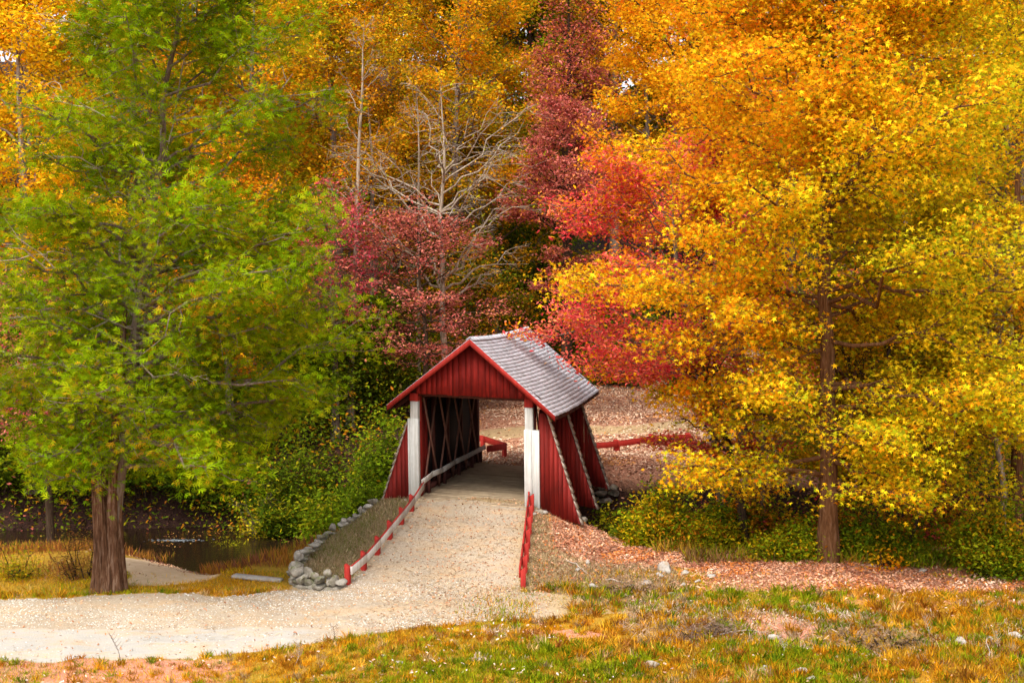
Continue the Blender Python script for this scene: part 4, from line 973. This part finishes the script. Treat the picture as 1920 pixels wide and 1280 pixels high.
shrub(321, 0, 0, 120, 70, P_(DGRN + RUST, [1] * 8), 'low brown green bush at the back of the clearing seen above the portal', 6000, .17, loc=Lc(1030, 86))
shrub(322, 0, 0, 160, 110, P_(PINK + REDP, [1] * 8), 'sparse pink leaved bush in front of the far guard rail', 3500, .12, loc=Lc(1330, 49.5), sig=.3)
shrub(323, 0, 0, 170, 60, SGY, 'low yellow green weeds bush at the foot of the thick brown trunk', 7000, .11, loc=Lc(1500, 40.9))
shrub(324, 30, 1085, 90, 60, SGY, 'ferny yellow green weed clump at the left edge', 1800, .1, tpl=SPRAY)
shrub(325, 150, 1085, 110, 75, P_([(.28, .10, .03), (.36, .18, .04), (.30, .24, .02)], [2, 1, 1]), 'reddish brown dry weed clump just left of the cedar trunk', 2600, .08, tpl=SPRAY)
shrub(326, 1190, 1112, 110, 20, P_([(.40, .26, .16), (.50, .34, .22), (.25, .14, .08)], [2, 1, 1]), 'flattened heap of brown brush at the foot of the bank', 1300, .1, tpl=SPRAY, name='brush_heap', cat='brush')
shrub(327, 1330, 1196, 150, 26, P_([(.22, .14, .10), (.36, .25, .18), (.14, .09, .07)], [2, 1, 1]), 'dark tangled dead brush in the middle of the rough grass', 1500, .1, tpl=SPRAY, name='brush_heap', cat='brush')
shrub(328, 1660, 1200, 200, 16, P_([(.30, .19, .11), (.42, .28, .17), (.5, .27, .03)], [2, 1, 1]), 'long low dead brush across the rough grass at the right', 1500, .1, tpl=SPRAY, name='brush_heap', cat='brush')

# ------------------------------------------------------------------ grass, litter, gravel (stuff)
def up_scatter(P, size, tpl, r, lean=.35):
    nr = r.normal(size=(len(P), 3)) * lean; n_ = nr.copy(); n_[:, 2] = 1
    return scatter(P, n_, size, tpl, r)
def visX(r, n_, Y): return (r.random(n_) * 2 - 1) * (Y * .385)
def insideroad(X, Y):
    a = np.interp(X, xs, ly); b = np.interp(X, xs, uy); return ((Y > a) & (Y < b) & (X < 1.5)) | ((Y > 34.5) & (Y < 45) & (X > XL(Y)) & (X < XR(Y)))
r = np.random.default_rng(55)
# near grass
n_ = 330000; Y = 27.6 + 11.5 * r.random(n_) ** 1.25; X = visX(r, n_, Y); mk = masks(X, Y)
pat = sn(X, Y, 1.3, 61) + .6 * sn(X, Y, 4.1, 62)
keep = (~insideroad(X, Y) | (r.random(n_) < .95 * sm(X, -1.6, 1.2) * (Y < 36.8))) & (r.random(n_) < (1 - .8 * mk['m_clay']) * (1 - .93 * mk['m_litter']) * (1 - .55 * mk['m_dry']) * (1 - .97 * mk['m_sand'])) & (r.random(n_) < .6 + .35 * pat)
keep &= ~((X > XW(Y) - .3) & (X < XL(Y)) & (Y > 36.6))
X, Y, pat = X[keep], Y[keep], pat[keep]; n_ = len(X)
pt = np.stack([X, Y, H(X, Y) - .01], -1)
green = np.clip(.45 + .5 * sn(X, Y, .9, 63) + .3 * sn(X, Y, 3, 64), .02, .95)
c = np.where((r.random(n_) < green)[:, None], pal(r, [(.32, .36, .01), (.46, .48, .012), (.18, .26, .01), (.66, .50, .012)], [2, 2, 1, 1.6], n_), pal(r, [(.76, .38, .012), (.84, .50, .02), (.60, .26, .02), (.68, .46, .16)], [3, 3, 1.4, .8], n_))
tall = 1 + .7 * (sn(X, Y, 1.1, 65) > .5)
V, Fc, m = up_scatter(pt, r.uniform(.05, .13, n_) * tall * np.interp(Y, [28, 36], [.8, 1]), BLADE_T, r, .5)
tag(link('grass', mesh_np('grass', V, [Fc], np.repeat(c, m, 0)), BLADE), 'orange and green rough grass along the road and foreground', 'grass', kind='stuff')
# tufts
nt_ = 5200; Y = 27.6 + 9 * r.random(nt_) ** 1.1; X = visX(r, nt_, Y); mk = masks(X, Y)
k_ = ~insideroad(X, Y) & (r.random(nt_) < (1 - .85 * mk['m_clay']) * (1 - .95 * mk['m_litter'])); X, Y = X[k_], Y[k_]; nt_ = len(X); per = 26
L = r.uniform(.10, .26, nt_) * np.where(X > 0, 1.15, .8); g_ = r.random(nt_) < np.clip(.42 + .4 * sn(X, Y, .9, 63), .05, .8)
ct = np.where(g_[:, None], pal(r, [(.26, .34, .01), (.42, .46, .012), (.16, .24, .01)], [2, 2, 1], nt_), pal(r, [(.74, .34, .012), (.84, .48, .03), (.46, .17, .02), (.64, .44, .22)], [3, 2, 2, 1], nt_))
X = np.repeat(X, per) + r.normal(size=nt_ * per) * .05; Y = np.repeat(Y, per) + r.normal(size=nt_ * per) * .05; n_ = len(X)
V, Fc, m = up_scatter(np.stack([X, Y, H(X, Y) - .01], -1), np.repeat(L, per) * r.uniform(.5, 1.1, n_), BLADE_T, r, .55)
c = np.repeat(ct, per, 0) * (1 + .3 * (r.random((n_, 1)) * 2 - 1))
tag(link('grass_tufts', mesh_np('grass_tufts', V, [Fc], np.repeat(c, m, 0)), BLADE), 'taller orange and green grass tufts in the foreground', 'grass', kind='stuff')
# straw and dead stems in the rough
n_ = 34000; X = r.uniform(-1, 15, n_); Y = 29.6 + 5.6 * r.random(n_); k_ = (sn(X, Y, 1.0, 71) + .5 * sn(X, Y, 3, 72) + 1.2 * np.exp(-((Y - 32.2) / 1.1) ** 2) * sm(X, 1, 4) > .55) & (X < Y * .38) & ~insideroad(X, Y); X, Y = X[k_], Y[k_]; n_ = len(X)
pt = np.stack([X, Y, H(X, Y) + .02], -1); nr = r.normal(size=(n_, 3)); nr[:, 2] = np.abs(nr[:, 2]) * .7
V, Fc, m = scatter(pt, nr, r.uniform(.12, .32, n_), T([(-.02, -.5, 0), (.02, -.5, 0), (.02, .5, .1), (-.02, .5, .1)], [[0, 1, 2, 3]]), r)
c = pal(r, [(.42, .28, .18), (.55, .40, .28), (.20, .12, .075), (.68, .54, .42)], [2, 2, 2, 1], n_, (sn(X, Y, 2, 73) * .5 + .5).clip(0, 1), .5)
tag(link('dead_straw', mesh_np('dead_straw', V, [Fc], np.repeat(c, m, 0)), DRYLEAF), 'pale dead straw tangled in the rough grass at the right', 'straw', kind='stuff')
# dry grass on the embankment and dry weeds on the bank left
n_ = 190000; X = r.uniform(-6.1, 5, n_); Y = r.uniform(35, 45, n_); mk = masks(X, Y)
k_ = ~insideroad(X, Y) & (r.random(n_) < mk['m_dry'] * .75) & (X > XW(Y) + .1) ; X, Y = X[k_], Y[k_]; n_ = len(X)
pt = np.stack([X, Y, H(X, Y) - .01], -1); gsel = r.random(n_) < np.where(X > .4, .05, .22 + .3 * (sn(X, Y, 1.6, 75) > .3)); k2 = (X < .4) | (r.random(n_) < .6); X, Y, pt, gsel = X[k2], Y[k2], pt[k2], gsel[k2]; n_ = len(X)
c = np.where(gsel[:, None], pal(r, [(.30, .30, .09), (.24, .26, .05)], [1, 1], n_), pal(r, [(.52, .38, .21), (.62, .48, .30), (.38, .25, .13)], [2, 2, 1], n_))
V, Fc, m = up_scatter(pt, r.uniform(.06, .17, n_), BLADE_T, r, .8)
tag(link('dry_grass', mesh_np('dry_grass', V, [Fc], np.repeat(c, m, 0)), BLADE), 'pale dry grass on the banks beside the ramp', 'grass', kind='stuff')
# brown-red weeds on the stream edge
n_ = 62000; X = r.uniform(-22, -5.5, n_); Y = r.uniform(39, 52, n_); mk = masks(X, Y); d = Y - np.interp(X, SX, SY)
dens = sn(X, Y, .7, 81) * .5 + .5; k_ = (r.random(n_) < dens * (1 - mk['m_sand']) * np.where((X < -12.3) | ((X > -9.3) & (Y > 39.6) & (Y < 46.5)), 1, .03)) & (d < -2.2) & (X < XW(np.minimum(Y, 45)) - .2); X, Y = X[k_], Y[k_]; n_ = len(X)
pt = np.stack([X, Y, H(X, Y) - .01], -1); c = pal(r, [(.30, .10, .03), (.42, .18, .03), (.20, .07, .04), (.55, .32, .02), (.25, .25, .02)], [2, 2, 2, 1, 1], n_, (sn(X, Y, 1, 82) * .5 + .5).clip(0, 1), .7)
V, Fc, m = up_scatter(pt, r.uniform(.15, .5, n_), T([(-.012, 0, 0), (.012, 0, 0), (.03, .03, .5), (.0, .1, 1.0), (-.03, .03, .5)], [[0, 1, 2, 3, 4]]), r, .35)
tag(link('weeds', mesh_np('weeds', V, [Fc], np.repeat(c, m, 0)), BLADE), 'red brown and ochre weeds on the near bank of the stream', 'weeds', kind='stuff')
n_ = 16000; X = r.uniform(2.2, 17, n_); Y = 40.2 + 3.6 * r.random(n_) - .12 * (X - 8); k_ = (X > 4.4 + .5 * (45 - Y) * 0) & (r.random(n_) < .5 + .5 * sn(X, Y, 1.6, 85)) & (Y > 39.4) & ((X > 5.2) | (Y > 42)); X, Y = X[k_], Y[k_]; n_ = len(X)
c = pal(r, [(.20, .28, .01), (.40, .40, .012), (.50, .26, .03), (.34, .18, .07), (.12, .18, .01)], [2, 2, 1.4, 1, 1.3], n_, (sn(X, Y, 1.3, 86) * .5 + .5).clip(0, 1), .6)
V, Fc, m = up_scatter(np.stack([X, Y, H(X, Y) - .02], -1), r.uniform(.12, .5, n_), T([(-.012, 0, 0), (.012, 0, 0), (.035, .05, .5), (.0, .22, 1.0), (-.035, .05, .5)], [[0, 1, 2, 3, 4]]), r, .45)
tag(link('weeds', mesh_np('weeds', V, [Fc], np.repeat(c, m, 0)), BLADE), 'tall mixed weeds along the foot of the thicket at the right', 'weeds', kind='stuff')
# undergrowth on the wooded banks
nb_ = 1500; Y = 54 + 44 * r.random(nb_) ** 1.2; X = visX(r, nb_, Y * 1.1); d = Y - np.interp(X, SX, SY); xc = X - (Y - 53) * .07
k_ = (d > 2.0) & ~((xc > -4.5) & (xc < 9.5) & (Y < 84)); X, Y = X[k_], Y[k_]; nb_ = len(X)
Xr = r.uniform(6, 21, 300); Yr = r.uniform(43.5, 57, 300); k_ = ~((Yr > 46) & (Xr < 9.5)); X = np.concatenate([X, Xr[k_]]); Y = np.concatenate([Y, Yr[k_]]); nb_ = len(X)
Xl = np.linspace(-23, -5.5, 120) + r.normal(size=120) * .2; X = np.concatenate([X, Xl]); Y = np.concatenate([Y, np.interp(Xl, SX, SY) + r.uniform(1.9, 3.6, 120)]); nb_ = len(X)
hh = r.uniform(.6, 3.4, nb_) * np.where((Y < 51) & (X > 0), .6, 1); pc = 80; bi = np.repeat(np.arange(nb_), pc); n_ = len(bi); a_ = r.normal(size=(n_, 3)) * np.array([.75, .75, .42])
pt = np.stack([X[bi] + a_[:, 0], Y[bi] + a_[:, 1], 0 * bi], -1); pt[:, 2] = H(pt[:, 0], pt[:, 1]) + np.abs(hh[bi] * (.5 + a_[:, 2]))
nr = r.normal(size=(n_, 3)); nr[:, 2] = np.abs(nr[:, 2]) + .6; cc = DGRN + RUST + GRN[:2] + PINK[:1] + OLIVE[:1]
V, Fc, m = scatter(pt, nr, r.uniform(.10, .24, n_), RHOMB, r); c = pal(r, cc, [3, 3, 2, 1, 1.3, 1, 1.3, 1, 2, 1.5, .7, 1], n_, r.random(nb_)[bi], .75)
tag(link('undergrowth', mesh_np('undergrowth', V, [Fc], np.repeat(c, m, 0)), LEAF), 'mixed green and rust undergrowth filling the wooded banks', 'undergrowth', kind='stuff')
# fallen leaves
def leaves(name, X, Y, size, c, label, lift=.015, zf=None):
    n_ = len(X); z = H(X, Y) if zf is None else zf; pt = np.stack([X, Y, z + lift + r.random(n_) * .03], -1); nr = r.normal(size=(n_, 3)) * .55; nr[:, 2] = 1
    V, Fc, m = scatter(pt, nr, r.uniform(.6, 1.3, n_) * size, OVAL, r)
    tag(link(name, mesh_np(name, V, [Fc], np.repeat(c, m, 0)), DRYLEAF), label, 'fallen leaves', kind='stuff')
LIT = [(.56, .24, .13), (.68, .38, .24), (.38, .14, .08), (.62, .20, .04), (.76, .52, .38)]
n_ = 90000; X = r.uniform(-1, 17, n_); Y = r.uniform(34.5, 49, n_); mk = masks(X, Y); k_ = (r.random(n_) < mk['m_litter'] * (1 - .5 * sm(Y, 44, 46)) * np.clip(.8 + .4 * sn(X, Y, 1.2, 104), .25, 1) + .06 + .25 * mk['m_dry'] * (X > .6)) & ~insideroad(X, Y); X, Y = X[k_], Y[k_]
leaves('fallen_leaves', X, Y, .10, pal(r, LIT, [2, 2, 1.6, 2.2, .8], len(X), (.5 + .4 * sn(X, Y, 1.5, 103)).clip(0, 1), .5), 'pink brown and orange fallen leaves on the right bank and under the trees')
n_ = 70000; X = r.uniform(-5, 16, n_); Y = r.uniform(51, 88, n_); mk = masks(X, Y); k_ = r.random(n_) < mk['m_litter'] * (1 - mk['m_dark']) * (1 - .75 * (mk['m_dry'] > .3)) * np.clip(.75 + .45 * sn(X, Y, .6, 101), .15, 1); X, Y = X[k_], Y[k_]
leaves('fallen_leaves', X, Y, .15, pal(r, [(.64, .42, .28), (.74, .56, .40), (.50, .27, .17), (.30, .14, .09), (.60, .28, .10)], [2, 2, 1.5, 1.4, 1], len(X), (.5 + .4 * sn(X, Y, .8, 102)).clip(0, 1), .55), 'tan and pink fallen leaves covering the clearing beyond the bridge')
n_ = 9000; Y = r.uniform(30, 44.5, n_); X = r.uniform(-12, 1, n_); k_ = insideroad(X, Y) & (r.random(n_) < .15 + .85 * sm(X, -5, 0)); X, Y = X[k_], Y[k_]
leaves('fallen_leaves', X, Y, .075, pal(r, [(.55, .26, .13), (.42, .17, .08), (.62, .36, .2)], [1, 1, 1], len(X)), 'scattered brown leaves on the gravel ramp and road', .035)
n_ = 26000; Y = r.uniform(30.5, 44.6, n_); X = r.uniform(-9, 2, n_); k_ = insideroad(X, Y) & (r.random(n_) < (.1 + .9 * sm(X, -6, -1)) * np.clip(.5 + .5 * sn(X, Y, 1.7, 97), .1, 1)); X, Y = X[k_], Y[k_]; n_ = len(X)
nr = r.normal(size=(n_, 3)) * .2; nr[:, 2] = 1
V, Fc, m = scatter(np.stack([X, Y, H(X, Y) + .04], -1), nr, r.uniform(.05, .16, n_), T([(-.06, -.5, 0), (.06, -.5, 0), (.06, .5, .05), (-.06, .5, .05)], [[0, 1, 2, 3]]), r)
tag(link('straw', mesh_np('straw', V, [Fc], np.repeat(pal(r, [(.36, .25, .13), (.48, .36, .22), (.60, .50, .36), (.26, .15, .08)], [2, 2, 1.5, 1], n_), m, 0)), DRYLEAF), 'chopped tan straw strewn over the ramp', 'straw', kind='stuff')
n_ = 2200; X = r.uniform(-12, 13, n_); Y = r.uniform(27.8, 36, n_); k_ = ~insideroad(X, Y) & (sn(X, Y, 1.4, 91) > -.1); X, Y = X[k_], Y[k_]
leaves('fallen_leaves', X, Y, .085, pal(r, [(.62, .44, .34), (.56, .32, .20), (.68, .56, .46)], [1, 1, .8], len(X)), 'pale dead leaves dotted over the foreground grass', .06)
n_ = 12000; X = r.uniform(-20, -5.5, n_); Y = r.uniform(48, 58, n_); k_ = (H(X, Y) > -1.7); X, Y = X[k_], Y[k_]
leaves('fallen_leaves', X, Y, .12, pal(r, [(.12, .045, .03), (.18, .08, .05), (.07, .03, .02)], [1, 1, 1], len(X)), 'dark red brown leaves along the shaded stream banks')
n_ = 2600; X = r.uniform(-13.5, -8.5, n_); Y = r.uniform(38.4, 49, n_); k_ = sn(X, Y, 1.5, 111) > .1; X, Y = X[k_], Y[k_]
leaves('fallen_leaves', X, Y, .07, pal(r, [(.28, .12, .07), (.42, .22, .12), (.5, .36, .22)], [1, 1, 1], len(X)), 'brown leaves and bits washed onto the sandbar', .01)
n_ = 700; X = r.uniform(-14, -6, n_); Y = r.uniform(51.5, 55, n_); k_ = (H(X, Y) < -1.75) & (sn(X, Y, 1.2, 112) > .2); X, Y = X[k_], Y[k_]
leaves('fallen_leaves', X, Y, .08, pal(r, [(.45, .2, .05), (.55, .35, .08), (.3, .1, .05)], [1, 1, 1], len(X)), 'leaves floating on the dark pool', 0, zf=np.full(len(X), -1.73))
# gravel
n_ = 42000; Y = r.uniform(29.5, 38, n_); X = r.uniform(-14, 1.2, n_); k_ = insideroad(X, Y) & ((r.random(n_) < .12) | (Y > 32.6) | (X > -3)) & (r.random(n_) < 1 - sm(X, -2.5, 1.0)) & (r.random(n_) < .5 + .45 * sn(X, Y, 1.2, 95)); X, Y = X[k_], Y[k_]; n_ = len(X)
OCT = T([(-.5, 0, 0), (0, -.4, 0), (.5, 0, 0), (0, .4, 0), (0, 0, .35)], [[0, 1, 4], [1, 2, 4], [2, 3, 4], [3, 0, 4]])
V, Fc, m = up_scatter(np.stack([X, Y, H(X, Y) + .022], -1), r.uniform(.025, .065, n_), OCT, r, .2)
c = pal(r, [(.52, .47, .40), (.64, .60, .54), (.30, .23, .17), (.44, .32, .22)], [2, 2, 1.3, 1], n_)
tag(link('gravel', mesh_np('gravel', V, [Fc], np.repeat(c, m, 0)), DRYLEAF), 'loose pale gravel spread over the road', 'gravel', kind='stuff')

# ------------------------------------------------------------------ sticks and stems
def stick(pts, rad, label, mat=DEADWOOD, name='fallen_branch', cat='branch', up=None):
    P = np.array([ground(x, y) + np.array([0, 0, h]) for x, y, h in pts]); Q = curve_pts(P, 9); Q[1:-1] += rng.normal(size=(7, 3)) * .015
    rr = np.linspace(rad, rad * .4, 9); v, q = tubes((Q - P[0])[None], rr[None], 6); o = link(name, mesh_np(name, v, [q], smooth=True), mat); o.location = P[0]; tag(o, label, cat)
stick([(1062, 1052, .03), (1080, 1062, .08), (1105, 1080, .04)], .025, 'thin pale stick lying on the upper leafy bank')
stick([(1130, 1087, .03), (1150, 1091, .08), (1180, 1098, .04)], .03, 'grey stick lying on the bank above the brush heap')
stick([(1330, 1202, .1), (1390, 1192, .15), (1440, 1188, .05)], .02, 'thin dead stick over the dark tangled brush')
stick([(1860, 1262, .02), (1850, 1225, .35)], .02, 'pale broken stalk standing by the rubble at the right edge')
def stem(px, py, h, lean_, label, mat=DARKWOOD):
    p = ground(px, py); Q = np.array([[lean_ * t + .03 * math.sin(4 * t), 0, h * t] for t in np.linspace(0, 1, 9)]); L = [(Q, .007)]
    for i in range(3, 8):
        for s in (-1, 1): L.append((np.array([Q[i], Q[i] + [s * .05, .02, .05], Q[i] + [s * .09, .03, .12]]), .004))
    V = []; Fc = []; n_ = 0
    for q_, rd in L:
        v, f_ = tubes(q_[None], np.linspace(rd, rd * .5, len(q_))[None], 4); V.append(v); Fc.append(f_ + n_); n_ += len(v)
    o = link('weed_stem', mesh_np('weed_stem', np.concatenate(V), [np.concatenate(Fc)]), mat); o.location = p; tag(o, label, 'weed stem')
stem(226, 1238, .62, -.22, 'tall thin leaning dry stem in front of the road at the left')
stem(624, 1206, .42, .03, 'branched brown weed stem at the lower edge of the road')
stem(686, 1200, .36, .10, 'short leaning weed stem right of the branched one', DEADWOOD)
stem(553, 1246, .45, .12, 'pale straw stem in the grass below the road', DEADWOOD)
stem(1470, 1230, .5, -.08, 'pale stalk beside the big white rock', DEADWOOD)
stem(1742, 1200, .6, -.1, 'pale dead stalk in the green patch at the right', DEADWOOD)
stem(1868, 1222, .5, .0, 'pale stalk standing at the rubble by the right edge', DEADWOOD)

# ------------------------------------------------------------------ light, sky, camera
w = bpy.data.worlds.new('World'); sc.world = w; w.use_nodes = True; nt = w.node_tree; bg = nt.nodes['Background']
SUN_EL, SUN_AZ = 55, 202      # azimuth clockwise from +Y: behind the camera, to the left
sky = nt.nodes.new('ShaderNodeTexSky'); sky.sky_type = 'NISHITA'; sky.sun_disc = False; sky.sun_elevation = R(SUN_EL); sky.sun_rotation = R(SUN_AZ); sky.dust_density = 3; sky.air_density = 1
hs = nt.nodes.new('ShaderNodeHueSaturation'); hs.inputs['Saturation'].default_value = .35; nt.links.new(sky.outputs[0], hs.inputs['Color']); nt.links.new(hs.outputs[0], bg.inputs[0]); bg.inputs[1].default_value = .15
sd = bpy.data.lights.new('sun', 'SUN'); sd.energy = 1.5; sd.angle = R(26); sd.color = (1, .95, .86); so = bpy.data.objects.new('sun', sd); COL.objects.link(so)
az, e = R(SUN_AZ), R(SUN_EL); to = Vector((math.sin(az) * math.cos(e), math.cos(az) * math.cos(e), math.sin(e)))
so.rotation_euler = to.to_track_quat('Z', 'Y').to_euler(); so.location = to * 60
cd = bpy.data.cameras.new('camera'); cam = bpy.data.objects.new('camera', cd); COL.objects.link(cam); sc.camera = cam
cam.location = (0, 0, CZ); cam.rotation_euler = (math.pi / 2 - PITCH, 0, 0); cd.sensor_width = 36; cd.lens = F / 1920 * 36; cd.clip_end = 2000
sc.view_settings.view_transform = 'Standard'; sc.view_settings.look = 'None'; sc.view_settings.exposure = 1.22; sc.view_settings.gamma = 1
cy = sc.cycles; cy.max_bounces = 6; cy.diffuse_bounces = 3; cy.glossy_bounces = 2; cy.transmission_bounces = 3; cy.transparent_max_bounces = 4; cy.use_denoising = True; cy.caustics_reflective = False; cy.caustics_refractive = False
